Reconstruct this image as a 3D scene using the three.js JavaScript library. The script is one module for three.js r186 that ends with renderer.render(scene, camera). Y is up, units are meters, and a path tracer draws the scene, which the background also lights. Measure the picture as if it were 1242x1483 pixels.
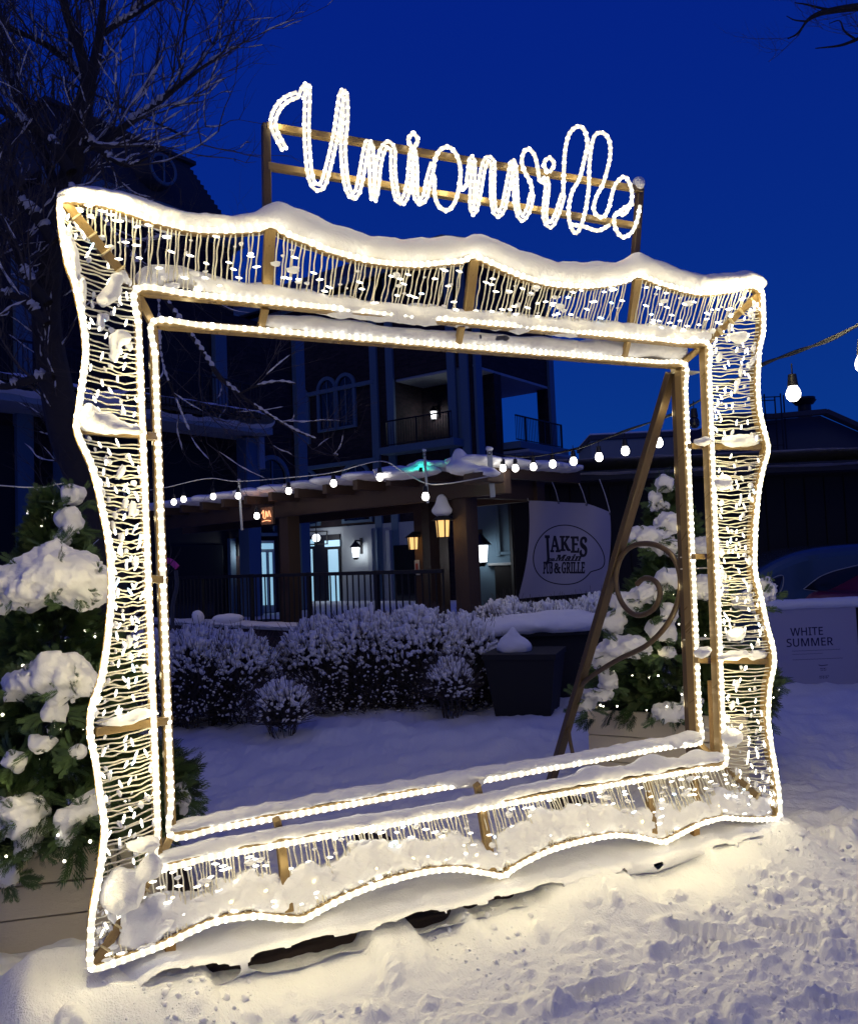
import * as THREE from 'three';
import { mergeGeometries } from 'three/addons/utils/BufferGeometryUtils.js';
import { ImprovedNoise } from 'three/addons/math/ImprovedNoise.js';
import { RoundedBoxGeometry } from 'three/addons/geometries/RoundedBoxGeometry.js';

// ---------------------------------------------------------------- camera, sky, sun, exposure
const scene = new THREE.Scene();
const PXW = 1242, PXH = 1483, F = 1219;                       // the photograph's size and focal length in its pixels
const camera = new THREE.PerspectiveCamera(2 * Math.atan(PXH / 2 / F) * 180 / Math.PI, PXW / PXH, 0.05, 400);
camera.rotation.order = 'YXZ';
camera.position.set(0, 1.55, 0);
camera.rotation.set(0.056, 0, -0.04);
camera.updateMatrixWorld(true);
const renderer = new THREE.WebGLRenderer({ antialias: true });
renderer.toneMapping = THREE.LinearToneMapping;
renderer.toneMappingExposure = 1;
renderer.shadowMap.enabled = true;
{ // dusk sky: one deep blue, a little paler towards the horizon
  const W = 256, H = 128, d = new Float32Array(W * H * 4);
  for (let j = 0; j < H; j++) {
    const el = ((j + 0.5) / H - 0.5) * Math.PI, t = Math.max(0, Math.sin(el));
    const k = Math.pow(1 - t, 3);
    for (let i = 0; i < W; i++) {
      const o = (j * W + i) * 4;
      d[o] = 0.0010 + 0.0024 * k; d[o + 1] = 0.0125 + 0.036 * k; d[o + 2] = 0.222 + 0.042 * k; d[o + 3] = 1;
    }
  }
  const t = new THREE.DataTexture(d, W, H, THREE.RGBAFormat, THREE.FloatType);
  t.mapping = THREE.EquirectangularReflectionMapping; t.magFilter = t.minFilter = THREE.LinearFilter; t.needsUpdate = true;
  scene.background = t; scene.environment = t;
}
const sun = new THREE.DirectionalLight(new THREE.Color(1, 0.92, 0.84), 0.115);   // last skylight, very soft
sun.position.set(-6, 16, 10); sun.target.position.set(0, 0, -6); sun.castShadow = true; sun.shadow.radius = 60;
Object.assign(sun.shadow.camera, { left: -30, right: 30, top: 30, bottom: -30, near: 1, far: 90 }); sun.shadow.mapSize.set(2048, 2048);
scene.add(sun, sun.target);

// ---------------------------------------------------------------- helpers
const V3 = (x, y, z) => new THREE.Vector3(x, y, z);
function rng(seed) { let a = seed >>> 0; return () => { a |= 0; a = a + 0x6D2B79F5 | 0; let t = Math.imul(a ^ a >>> 15, 1 | a); t = t + Math.imul(t ^ t >>> 7, 61 | t) ^ t; return ((t ^ t >>> 14) >>> 0) / 4294967296; }; }
const IN = new ImprovedNoise(), nz = (x, y, z) => IN.noise(x + 31.7, y + 17.3, z + 5.1);
const fbm = (x, y, z, o = 4) => { let s = 0, a = 1, f = 1; for (let i = 0; i < o; i++) { s += a * nz(x * f, y * f, z * f); a *= 0.5; f *= 2.03; } return s; };
const lerp = THREE.MathUtils.lerp, clamp = THREE.MathUtils.clamp, sstep = THREE.MathUtils.smoothstep;
const rayDir = (px, py) => V3((px - PXW / 2) / F, -(py - PXH / 2) / F, -1).applyQuaternion(camera.quaternion);
const at = (px, py, depth) => rayDir(px, py).multiplyScalar(depth).add(camera.position);   // a point at that distance straight ahead
const onGround = (px, py, h = 0) => { const d = rayDir(px, py); return d.multiplyScalar((h - camera.position.y) / d.y).add(camera.position); };

const taken = {};
function numbered(n) { const k = taken[n] = (taken[n] ?? -1) + 1; return k ? n + '_' + String(k).padStart(3, '0') : n; }
function thing(name, label, category, group, pos = [0, 0, 0], turn = 0) {
  const o = new THREE.Group(); o.name = numbered(name); o.position.set(...pos); o.rotation.y = turn;
  o.userData = { label, category }; if (group) o.userData.group = group; scene.add(o); return o;
}
function prep(g) {
  for (const k of Object.keys(g.attributes)) if (!['position', 'normal', 'uv'].includes(k)) g.deleteAttribute(k);
  if (!g.attributes.normal) g.computeVertexNormals();
  if (!g.attributes.uv) { const n = g.attributes.position.count, p = g.attributes.position, a = new Float32Array(n * 2); for (let i = 0; i < n; i++) { a[2 * i] = p.getX(i) + 0.3 * p.getY(i); a[2 * i + 1] = p.getZ(i) - 1.3 * p.getY(i); } g.setAttribute('uv', new THREE.BufferAttribute(a, 2)); }
  if (!g.index) { const n = g.attributes.position.count, a = new Uint32Array(n); for (let i = 0; i < n; i++) a[i] = i; g.setIndex(new THREE.BufferAttribute(a, 1)); }
  return g;
}
function merged(list) { const l = (Array.isArray(list) ? list : [list]).map(prep); return l.length === 1 ? l[0] : mergeGeometries(l); }
function mesh(name, geo, mat, parent, kind) {
  const m = new THREE.Mesh(merged(geo), mat); m.name = parent === scene ? numbered(name) : name; m.castShadow = m.receiveShadow = true;
  if (kind) m.userData.kind = kind; parent.add(m); return m;
}
function tag(o, label, category, group, kind) { Object.assign(o.userData, { label, category }); if (group) o.userData.group = group; if (kind) o.userData.kind = kind; return o; }
function instanced(name, geo, mat, mats, parent, kind, colors) {
  const m = new THREE.InstancedMesh(prep(geo), mat, mats.length); m.name = parent === scene ? numbered(name) : name; m.castShadow = m.receiveShadow = true;
  mats.forEach((x, i) => { m.setMatrixAt(i, x); if (colors) m.setColorAt(i, colors[i]); }); if (kind) m.userData.kind = kind; parent.add(m); return m;
}
const box = (w, h, d, x = 0, y = 0, z = 0, ry = 0) => { const g = new THREE.BoxGeometry(w, h, d); if (ry) g.rotateY(ry); return g.translate(x, y, z); };
const rbox = (w, h, d, x = 0, y = 0, z = 0, r = 0.006, s = 1) => new RoundedBoxGeometry(w, h, d, s, Math.min(r, w / 2.1, h / 2.1, d / 2.1)).translate(x, y, z);
const catmull = (pts, closed = false, t = 0.5) => new THREE.CatmullRomCurve3(pts, closed, 'catmullrom', t);
const tube = (pts, r, segs, sides = 6, closed = false) => new THREE.TubeGeometry(catmull(pts, closed), segs ?? pts.length * 4, r, sides, closed);
function bar(a, b, w, d = w, up = V3(0, 1, 0)) {               // square bar from a to b
  const L = a.distanceTo(b), g = new RoundedBoxGeometry(w, L, d, 1, Math.min(w, d) * 0.12), y = b.clone().sub(a).normalize();
  const z = Math.abs(y.dot(up)) > 0.95 ? V3(0, 0, 1) : up.clone(); z.addScaledVector(y, -z.dot(y)).normalize();
  const x = y.clone().cross(z); const m = new THREE.Matrix4().makeBasis(x, y, z); m.setPosition(a.clone().add(b).multiplyScalar(0.5)); return g.applyMatrix4(m);
}
function taper(pts, r0, r1, sides = 6, smooth = 3) {             // round limb that thins from r0 to r1
  const n = Math.max(2, (pts.length - 1) * smooth), c = catmull(pts), P = c.getPoints(n), fr = c.computeFrenetFrames(n, false), pos = [], nor = [], uv = [], idx = [];
  for (let i = 0; i <= n; i++) {
    const r = typeof r0 === 'function' ? r0(i / n) : lerp(r0, r1, i / n);
    for (let k = 0; k <= sides; k++) {
      const a = k / sides * Math.PI * 2, d = fr.normals[i].clone().multiplyScalar(Math.cos(a)).addScaledVector(fr.binormals[i], Math.sin(a));
      pos.push(P[i].x + d.x * r, P[i].y + d.y * r, P[i].z + d.z * r); nor.push(d.x, d.y, d.z); uv.push(k / sides, i * 0.2);
      if (i < n && k < sides) { const a0 = i * (sides + 1) + k, b0 = a0 + sides + 1; idx.push(a0, a0 + 1, b0, b0, a0 + 1, b0 + 1); }
    }
  }
  const g = new THREE.BufferGeometry(); g.setAttribute('position', new THREE.Float32BufferAttribute(pos, 3)); g.setAttribute('normal', new THREE.Float32BufferAttribute(nor, 3)); g.setAttribute('uv', new THREE.Float32BufferAttribute(uv, 2)); g.setIndex(idx); return g;
}
function sweepRect(pts, nrm, hw, hd, closed) {                  // rectangular tube along a flat path; nrm is the path's plane normal
  const n = pts.length, pos = [], idx = [], rings = [];
  for (let i = 0; i < n; i++) {
    const a = pts[closed ? (i - 1 + n) % n : Math.max(0, i - 1)], b = pts[closed ? (i + 1) % n : Math.min(n - 1, i + 1)];
    const t = b.clone().sub(a).normalize(), s = t.clone().cross(nrm).normalize();
    rings.push([[1, 1], [-1, 1], [-1, -1], [1, -1]].map(([p, q]) => pts[i].clone().addScaledVector(s, p * hw).addScaledVector(nrm, q * hd)));
  }
  const m = closed ? n : n - 1;
  for (let i = 0; i < m; i++) for (let k = 0; k < 4; k++) {
    const a = rings[i][k], b = rings[i][(k + 1) % 4], c = rings[(i + 1) % n][(k + 1) % 4], d = rings[(i + 1) % n][k], o = pos.length / 3;
    for (const p of [a, b, c, d]) pos.push(p.x, p.y, p.z); idx.push(o, o + 1, o + 2, o, o + 2, o + 3);
  }
  if (!closed) for (const r of [rings[0], rings[n - 1]]) { const o = pos.length / 3; for (const p of r) pos.push(p.x, p.y, p.z); idx.push(o, o + 1, o + 2, o, o + 2, o + 3); }
  const g = new THREE.BufferGeometry(); g.setAttribute('position', new THREE.Float32BufferAttribute(pos, 3)); g.setIndex(idx); g.computeVertexNormals(); return g;
}
// Smooth union of ellipsoids [x, y, z, rx, ry, rz], roughened by noise, meshed as a surface net: snow lying on things.
function blob(list, cell, { blend = 0.5, amp = 0, freq = 8, seed = 0 } = {}) {
  const lo = V3(1e9, 1e9, 1e9), hi = V3(-1e9, -1e9, -1e9); let mr = 0;
  for (const s of list) { mr += Math.min(s[3], s[4], s[5]); for (const [c, i] of [['x', 0], ['y', 1], ['z', 2]]) { lo[c] = Math.min(lo[c], s[i] - s[i + 3]); hi[c] = Math.max(hi[c], s[i] + s[i + 3]); } }
  mr /= list.length; const kk = 1 / (blend * mr), pad = cell * 3 + amp * 2; lo.subScalar(pad); hi.addScalar(pad);
  const nx = Math.ceil((hi.x - lo.x) / cell) + 1, ny = Math.ceil((hi.y - lo.y) / cell) + 1, n_z = Math.ceil((hi.z - lo.z) / cell) + 1, S = new Float32Array(nx * ny * n_z);
  for (const [sx, sy, sz, rx, ry, rz] of list) {
    const m = Math.min(rx, ry, rz), e = pad + 2.5 / kk;
    const i0 = Math.max(0, Math.floor((sx - rx - e - lo.x) / cell)), i1 = Math.min(nx - 1, Math.ceil((sx + rx + e - lo.x) / cell)), j0 = Math.max(0, Math.floor((sy - ry - e - lo.y) / cell)), j1 = Math.min(ny - 1, Math.ceil((sy + ry + e - lo.y) / cell)), k0 = Math.max(0, Math.floor((sz - rz - e - lo.z) / cell)), k1 = Math.min(n_z - 1, Math.ceil((sz + rz + e - lo.z) / cell));
    for (let k = k0; k <= k1; k++) for (let j = j0; j <= j1; j++) for (let i = i0; i <= i1; i++) {
      const a = (lo.x + i * cell - sx) / rx, b = (lo.y + j * cell - sy) / ry, c = (lo.z + k * cell - sz) / rz;
      S[(k * ny + j) * nx + i] += Math.exp(-(Math.sqrt(a * a + b * b + c * c) - 1) * m * kk);
    }
  }
  const D = new Float32Array(S.length);
  for (let k = 0, p = 0; k < n_z; k++) for (let j = 0; j < ny; j++) for (let i = 0; i < nx; i++, p++) {
    let d = S[p] > 1e-12 ? -Math.log(S[p]) / kk : 1;
    if (amp && d < amp * 3 && d > -amp * 3) d += amp * fbm((lo.x + i * cell) * freq + seed, (lo.y + j * cell) * freq, (lo.z + k * cell) * freq, 3);
    D[p] = d;
  }
  const id = new Int32Array(S.length).fill(-1), pos = [], idx = [];
  const off = [0, 1, nx, nx + 1, nx * ny, nx * ny + 1, nx * ny + nx, nx * ny + nx + 1], EDG = [[0, 1], [2, 3], [4, 5], [6, 7], [0, 2], [1, 3], [4, 6], [5, 7], [0, 4], [1, 5], [2, 6], [3, 7]];
  for (let k = 0; k < n_z - 1; k++) for (let j = 0; j < ny - 1; j++) for (let i = 0; i < nx - 1; i++) {
    const p = (k * ny + j) * nx + i; let mask = 0; for (let c = 0; c < 8; c++) if (D[p + off[c]] < 0) mask |= 1 << c;
    if (mask === 0 || mask === 255) continue;
    let x = 0, y = 0, z = 0, n = 0;
    for (const [a, b] of EDG) { const da = D[p + off[a]], db = D[p + off[b]]; if ((da < 0) === (db < 0)) continue; const t = da / (da - db); x += lerp(a & 1, b & 1, t); y += lerp(a >> 1 & 1, b >> 1 & 1, t); z += lerp(a >> 2, b >> 2, t); n++; }
    id[p] = pos.length / 3; pos.push(lo.x + (i + x / n) * cell, lo.y + (j + y / n) * cell, lo.z + (k + z / n) * cell);
  }
  const quad = (a, b, c, d, f) => { if (a < 0 || b < 0 || c < 0 || d < 0) return; if (f) idx.push(a, b, c, a, c, d); else idx.push(a, c, b, a, d, c); };
  for (let k = 1; k < n_z - 1; k++) for (let j = 1; j < ny - 1; j++) for (let i = 1; i < nx - 1; i++) {
    const p = (k * ny + j) * nx + i, s = D[p] < 0, X = 1, Y = nx, Z = nx * ny;
    if (s !== D[p + X] < 0) quad(id[p - Y - Z], id[p - Z], id[p], id[p - Y], s);
    if (s !== D[p + Y] < 0) quad(id[p - X - Z], id[p - X], id[p], id[p - Z], s);
    if (s !== D[p + Z] < 0) quad(id[p - X - Y], id[p - Y], id[p], id[p - X], s);
  }
  const g = new THREE.BufferGeometry(); g.setAttribute('position', new THREE.Float32BufferAttribute(pos, 3)); g.setIndex(idx); g.computeVertexNormals(); return prep(g);
}
function lump(seed, detail = 2, amp = 0.3) {                    // an uneven pebble of radius about 1
  const g = new THREE.IcosahedronGeometry(1, detail), p = g.attributes.position;
  for (let i = 0; i < p.count; i++) { const v = V3().fromBufferAttribute(p, i), k = 1 + amp * fbm(v.x * 1.3 + seed * 7.1, v.y * 1.3, v.z * 1.3, 3); p.setXYZ(i, v.x * k, v.y * k, v.z * k); }
  g.deleteAttribute('normal'); g.deleteAttribute('uv');
  const m = new Map(), pos = [], idx = [];
  for (let i = 0; i < p.count; i++) { const key = [p.getX(i), p.getY(i), p.getZ(i)].map((x) => x.toFixed(4)).join(); if (!m.has(key)) { m.set(key, pos.length / 3); pos.push(p.getX(i), p.getY(i), p.getZ(i)); } idx.push(m.get(key)); }
  const o = new THREE.BufferGeometry(); o.setAttribute('position', new THREE.Float32BufferAttribute(pos, 3)); o.setIndex(idx); o.computeVertexNormals(); return prep(o);
}
const trs = (p, q, s) => new THREE.Matrix4().compose(p, q, s);
const lookQ = (dir) => new THREE.Quaternion().setFromUnitVectors(V3(0, 1, 0), dir.clone().normalize());

// ---------------------------------------------------------------- textures and materials
function tex(n, fn, srgb) {
  const d = new Uint8Array(n * n * 4);
  for (let j = 0; j < n; j++) for (let i = 0; i < n; i++) { const c = fn(i / n, j / n), o = (j * n + i) * 4; const a = Array.isArray(c) ? c : [c, c, c]; for (let k = 0; k < 3; k++) d[o + k] = clamp(a[k], 0, 1) * 255; d[o + 3] = 255; }
  const t = new THREE.DataTexture(d, n, n); t.wrapS = t.wrapT = THREE.RepeatWrapping; t.magFilter = THREE.LinearFilter; t.minFilter = THREE.LinearMipmapLinearFilter; if (srgb) t.colorSpace = THREE.SRGBColorSpace; t.needsUpdate = true; return t;
}
const per = (u, v, f, z = 0) => { const a = u * Math.PI * 2, b = v * Math.PI * 2, r = f / 6.283; return nz(Math.cos(a) * r + z, Math.sin(a) * r + Math.cos(b) * r * 0.77, Math.sin(b) * r); };   // tiles
const rep = (t, x, y = x) => { const c = t.clone(); c.repeat.set(x, y); c.needsUpdate = true; return c; };
const snowBump = tex(512, (u, v) => 0.5 + 0.28 * per(u, v, 24) + 0.22 * per(u, v, 70, 3) + 0.2 * per(u, v, 160, 9));
const grain = tex(512, (u, v) => { const g = 0.5 + 0.35 * per(u, v * 0.999, 6) * Math.sin(v * 50 + 4 * per(u, v, 8, 4)) + 0.25 * per(u, v, 120, 7); return g; });
const blotch = tex(256, (u, v) => 0.72 + 0.3 * per(u, v, 10) + 0.2 * per(u, v, 40, 2));
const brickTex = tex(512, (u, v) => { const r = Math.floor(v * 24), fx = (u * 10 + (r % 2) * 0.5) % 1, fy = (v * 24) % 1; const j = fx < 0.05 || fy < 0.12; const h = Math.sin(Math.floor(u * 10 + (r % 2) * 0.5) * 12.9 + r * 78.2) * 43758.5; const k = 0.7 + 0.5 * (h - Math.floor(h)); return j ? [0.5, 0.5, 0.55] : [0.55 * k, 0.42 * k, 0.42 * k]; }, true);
const std = (o) => new THREE.MeshStandardMaterial(o), lin = (r, g, b) => new THREE.Color().setRGB(r, g, b);
const M = {
  ground: std({ color: lin(0.83, 0.83, 0.81), roughness: 0.85, bumpMap: rep(snowBump, 2.2), bumpScale: 0.006 }),
  snow: std({ color: lin(0.82, 0.82, 0.82), roughness: 0.85, bumpMap: rep(snowBump, 3.5), bumpScale: 0.003 }),
  flake: std({ color: lin(0.82, 0.82, 0.82), roughness: 0.9 }),
  ice: std({ color: lin(0.75, 0.76, 0.76), roughness: 0.45 }),
  gold: std({ color: lin(0.3, 0.2, 0.075), roughness: 0.48, metalness: 0.25, roughnessMap: rep(blotch, 2) }),
  brown: std({ color: lin(0.1, 0.066, 0.032), roughness: 0.5, metalness: 0.15, roughnessMap: rep(blotch, 2) }),
  cord: std({ color: lin(0.74, 0.7, 0.55), roughness: 0.4 }),
  tie: std({ color: lin(0.55, 0.45, 0.25), roughness: 0.5 }),
  rope: std({ color: lin(0.3, 0.29, 0.25), roughness: 0.4, emissive: lin(1, 0.92, 0.74), emissiveIntensity: 0.95 }),
  led: std({ color: lin(0.4, 0.4, 0.38), roughness: 0.3, emissive: lin(1, 0.95, 0.82), emissiveIntensity: 3.8 }),
  ledDim: std({ color: lin(0.4, 0.4, 0.38), roughness: 0.3, emissive: lin(1, 0.9, 0.66), emissiveIntensity: 1.7 }),
  ledHot: std({ color: lin(0.4, 0.4, 0.38), roughness: 0.3, emissive: lin(1, 0.95, 0.82), emissiveIntensity: 5.5 }),
  ledWarm: std({ color: lin(0.5, 0.45, 0.3), roughness: 0.3, emissive: lin(1, 0.8, 0.38), emissiveIntensity: 4 }),
  ledCool: std({ color: lin(0.9, 0.9, 0.9), roughness: 0.3, emissive: lin(0.55, 0.8, 1), emissiveIntensity: 4 }),
  darkwood: std({ color: lin(0.045, 0.028, 0.018), roughness: 0.8, bumpMap: rep(grain, 1, 4), bumpScale: 0.003 }),
  stakewood: std({ color: lin(0.3, 0.17, 0.05), roughness: 0.7, bumpMap: rep(grain, 1, 3), bumpScale: 0.002 }),
  plank: [0, 1, 2].map((k) => std({ color: lin(0.74 - 0.04 * k, 0.66 - 0.04 * k, 0.5 - 0.04 * k), roughness: 0.75, bumpMap: rep(grain, 1.5, 3), bumpScale: 0.003 })),
  bark: std({ color: lin(0.045, 0.038, 0.034), roughness: 0.95, bumpMap: rep(grain, 2, 1), bumpScale: 0.012 }),
  twig: std({ color: lin(0.075, 0.062, 0.055), roughness: 0.9 }),
  needle: std({ color: lin(0.06, 0.11, 0.036), roughness: 0.7, side: THREE.DoubleSide }),
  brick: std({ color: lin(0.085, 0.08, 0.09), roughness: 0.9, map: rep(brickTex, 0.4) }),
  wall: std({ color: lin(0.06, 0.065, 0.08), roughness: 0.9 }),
  trim: std({ color: lin(0.1, 0.17, 0.23), roughness: 0.7 }),
  cream: std({ color: lin(0.34, 0.37, 0.38), roughness: 0.75 }),
  iron: std({ color: lin(0.014, 0.014, 0.016), roughness: 0.5, metalness: 0.3 }),
  glass: std({ color: lin(0.012, 0.014, 0.018), roughness: 0.08 }),
  roof: std({ color: lin(0.045, 0.045, 0.055), roughness: 0.85 }),
  timber: std({ color: lin(0.06, 0.034, 0.02), roughness: 0.75, bumpMap: rep(grain, 1, 3), bumpScale: 0.004 }),
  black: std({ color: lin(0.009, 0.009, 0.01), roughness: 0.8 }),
  bulb: std({ color: lin(0.9, 0.9, 0.9), roughness: 0.2, emissive: lin(1, 0.95, 0.86), emissiveIntensity: 7 }),
  fairy: std({ color: lin(0.9, 0.9, 0.9), roughness: 0.2, emissive: lin(1, 0.92, 0.72), emissiveIntensity: 9 }),
  lampGlass: std({ color: lin(0.9, 0.9, 0.9), roughness: 0.4, emissive: lin(0.92, 0.96, 1), emissiveIntensity: 3.2 }),
  amber: std({ color: lin(0.6, 0.35, 0.1), roughness: 0.4, emissive: lin(1, 0.58, 0.2), emissiveIntensity: 1.25 }),
  litDoor: std({ color: lin(0.5, 0.6, 0.65), roughness: 0.4, emissive: lin(0.32, 0.62, 0.8), emissiveIntensity: 0.75 }),
  litRoom: std({ color: lin(0.5, 0.5, 0.5), roughness: 0.6, emissive: lin(0.75, 0.8, 0.8), emissiveIntensity: 0.28 }),
};
function lamp(p, color, cd, soft = 1.5, parent = scene) { const l = new THREE.PointLight(color, cd); l.position.copy(p); l.castShadow = true; l.shadow.radius = soft; l.shadow.camera.near = 0.02; parent.add(l); return l; }
const WARM = lin(1, 0.85, 0.46), WHITE = lin(1, 0.94, 0.85);

// ---------------------------------------------------------------- where the light frame stands: its own axes (x along it, y up, z to the front)
const TURN = 0.445, UX = V3(Math.cos(TURN), 0, -Math.sin(TURN)), UN = V3(Math.sin(TURN), 0, Math.cos(TURN));
const W_MID = -0.11, W_IN = -0.21;
const FO = at(235, 830, 3.1).addScaledVector(UN, -W_IN).addScaledVector(UX, 1.27); FO.y = 0;
const frameLocal = (px, py, w = 0) => {
  const d = rayDir(px, py), p0 = FO.clone().addScaledVector(UN, w), t = p0.clone().sub(camera.position).dot(UN) / d.dot(UN);
  const p = d.multiplyScalar(t).add(camera.position).sub(FO); return V3(p.dot(UX), p.y, w);
};
const frameWorld = (v) => FO.clone().addScaledVector(UX, v.x).addScaledVector(UN, v.z).add(V3(0, v.y, 0));
const toFrame = (p) => { const q = p.clone().sub(FO); return V3(q.dot(UX), q.y, q.dot(UN)); };

// ---------------------------------------------------------------- snow-covered ground
const clodCells = new Map(), prints = [];
{
  const r = rng(11);
  for (let i = 0; i < 2000; i++) {
    const x = lerp(-2.2, 3.4, r()), z = -lerp(2.4, 5.4, r()), f = toFrame(V3(x, 0, z));
    if (f.z < 0.12) continue;
    const s = 0.008 + 0.042 * Math.pow(r(), 3.2), e = { x, z, s, h: s * (0.35 + 0.7 * r()), a: r() * 3.14, k: 1 + r() * 0.9 };
    const key = Math.floor(x / 0.15) + ',' + Math.floor(z / 0.15); if (!clodCells.has(key)) clodCells.set(key, []); clodCells.get(key).push(e);
  }
  for (let i = 0; i < 110; i++) { const x = lerp(-1.6, 3.0, r()), z = -lerp(2.5, 4.8, r()); if (toFrame(V3(x, 0, z)).z < 0.4) continue; prints.push({ x, z, a: lerp(-0.5, 0.9, r()), d: 0.02 + 0.024 * r() }); }
}
const SLITS = [[298, 1388, 520, 1338, 1], [592, 1312, 655, 1300, 0.9], [672, 1290, 780, 1270, 0.55], [893, 1250, 998, 1226, 1]].map(([a, b, c, d, k]) => [frameLocal(a, b, -0.05).x, frameLocal(c, d, -0.05).x, k]);
function groundHeight(x, z) {
  const f = toFrame(V3(x, 0, z));
  let h = 0.035 + 0.03 * fbm(x * 0.6, 0, z * 0.6, 3);
  if (z > -40) h += 0.012 * fbm(x * 3.1, 2, z * 3.1, 4);
  const near = sstep(f.z, 0.05, 0.5) * (1 - sstep(-z, 6, 9)) * sstep(z + 60, 30, 50);
  if (near > 0) {                                               // trampled path in front of the frame
    const w = nz(x * 1.4, 5, z * 1.4) * 0.25;
    h += near * (0.020 * Math.abs(fbm(x * 5 + w, 1, z * 9, 4)) + 0.011 * fbm(x * 15, 3, z * 24, 4) + 0.007 * Math.abs(fbm(x * 42, 4, z * 60, 3)));
    h -= 0.03 * near * sstep(f.z, 0.5, 1.2);
    const ci = Math.floor(x / 0.15), cj = Math.floor(z / 0.15);
    for (let i = -1; i < 2; i++) for (let j = -1; j < 2; j++) for (const c of clodCells.get((ci + i) + ',' + (cj + j)) ?? []) {
      const dx = x - c.x, dz = z - c.z, u = (dx * Math.cos(c.a) + dz * Math.sin(c.a)) / c.k, v = -dx * Math.sin(c.a) + dz * Math.cos(c.a), q = (u * u + v * v) / (c.s * c.s);
      if (q < 1) h += c.h * Math.sqrt(1 - q) * (0.8 + 0.5 * nz(x * 40, c.a, z * 40));
    }
    for (const p of prints) {
      const dx = x - p.x, dz = z - p.z; if (dx * dx + dz * dz > 0.06) continue;
      const u = (dx * Math.cos(p.a) + dz * Math.sin(p.a)) / 0.145, v = (-dx * Math.sin(p.a) + dz * Math.cos(p.a)) / 0.055, q = Math.sqrt(u * u + v * v);
      h += -p.d * (1 - sstep(q, 0.75, 1.0)) * (0.8 + 0.2 * Math.sign(Math.sin(u * 26))) + 0.45 * p.d * Math.exp(-Math.pow((q - 1.15) / 0.16, 2));
    }
  }
  const inside = sstep(f.x, -1.95, -1.7) * (1 - sstep(f.x, 1.5, 1.8));
  // bank thrown up against the base beam, ragged along its edge
  const edge = f.z < -0.04 ? 1 - sstep(-f.z, 0.3, 0.7) : Math.exp(-Math.pow((f.z + 0.04) / 0.26, 2)), rag = 0.5 + 0.5 * nz(f.x * 2.3, 7, 1) + 0.35 * nz(f.x * 9, 3, f.z * 0.8) + 0.2 * nz(f.x * 24, 8, f.z * 3), notch = 1 - sstep(f.z, 0.04, 0.3);
  let open = 0; for (const [a, b, k] of SLITS) open = Math.max(open, k * sstep(f.x, a - 0.03, a + 0.03) * (1 - sstep(f.x, b - 0.03, b + 0.03)));
  h += inside * edge * (0.138 - 0.05 * open * notch + 0.04 * rag * (1 - 0.3 * open) + 0.03 * sstep(-f.x, 1.2, 1.45));
  // ridge to the right of the frame and lumps along the front of it
  const rx = x - 2.25, rz = z + 4.35; h += 0.14 * Math.exp(-(rx * rx / 0.5 + rz * rz / 0.12)) * (0.7 + 0.6 * fbm(x * 6, 2, z * 6, 3));
  // snow behind the frame: soft hummocks
  if (f.z < -0.2 && z > -12) h += sstep(-f.z, 0.2, 0.8) * (0.035 * fbm(x * 2.2, 6, z * 3.4, 4) + 0.034 * fbm(x * 5, 6, z * 7, 3)) + 0.05 * sstep(-z, 6, 8);
  return h;
}
{
  const axis = (a, b, step, grow, far) => { const l = []; for (let s = step, x = a; x > -far; s *= grow, x -= s) l.unshift(x); for (let x = a + step; x < b; x += step) l.push(x); for (let s = step, x = b; x < far; s *= grow, x += s) l.push(x); return l; };
  const xs = axis(-1.9, 2.9, 0.0095, 1.1, 130), zs = axis(-4.9, -2.4, 0.0095, 1.04, 130);
  const pos = new Float32Array(xs.length * zs.length * 3), uv = new Float32Array(xs.length * zs.length * 2), idx = [];
  for (let j = 0, p = 0, q = 0; j < zs.length; j++) for (let i = 0; i < xs.length; i++) {
    pos[p++] = xs[i]; pos[p++] = groundHeight(xs[i], zs[j]); pos[p++] = zs[j]; uv[q++] = xs[i]; uv[q++] = -zs[j];
    if (i < xs.length - 1 && j < zs.length - 1) { const a = j * xs.length + i, b = a + xs.length; idx.push(a, b, a + 1, b, b + 1, a + 1); }
  }
  const g = new THREE.BufferGeometry(); g.setAttribute('position', new THREE.BufferAttribute(pos, 3)); g.setAttribute('uv', new THREE.BufferAttribute(uv, 2)); g.setIndex(idx); g.computeVertexNormals();
  { // loose crumbs of snow kicked over the path
    const r = rng(404), ms = [[], []]; for (let i = 0; i < 9000; i++) { const x = lerp(-1.9, 3.0, r()), z = -lerp(2.45, 5.2, r()), f = toFrame(V3(x, 0, z)); if (f.z < -0.02 || fbm(x * 2.2, 3, z * 2.2, 2) < -0.15) continue; const s = 0.0025 + 0.011 * Math.pow(r(), 4); ms[i % 2].push(trs(V3(x, groundHeight(x, z) + s * 0.3, z), lookQ(V3(r() - 0.5, r() - 0.5, r() - 0.5)), V3(s, s * (0.6 + 0.4 * r()), s * (0.7 + 0.6 * r())))); }
    const o = new THREE.Group(); o.name = 'snow_crumbs'; tag(o, 'loose crumbs of snow scattered over the trampled path', 'snow', null, 'stuff'); scene.add(o); ms.forEach((m, k) => instanced('crumb', lump(k + 20, 1, 0.5), M.flake, m, o, 'stuff'));
  }
  tag(mesh('snowy_ground', g, M.ground, scene), 'trampled snow covering the ground', 'ground', null, 'structure');
}

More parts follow.
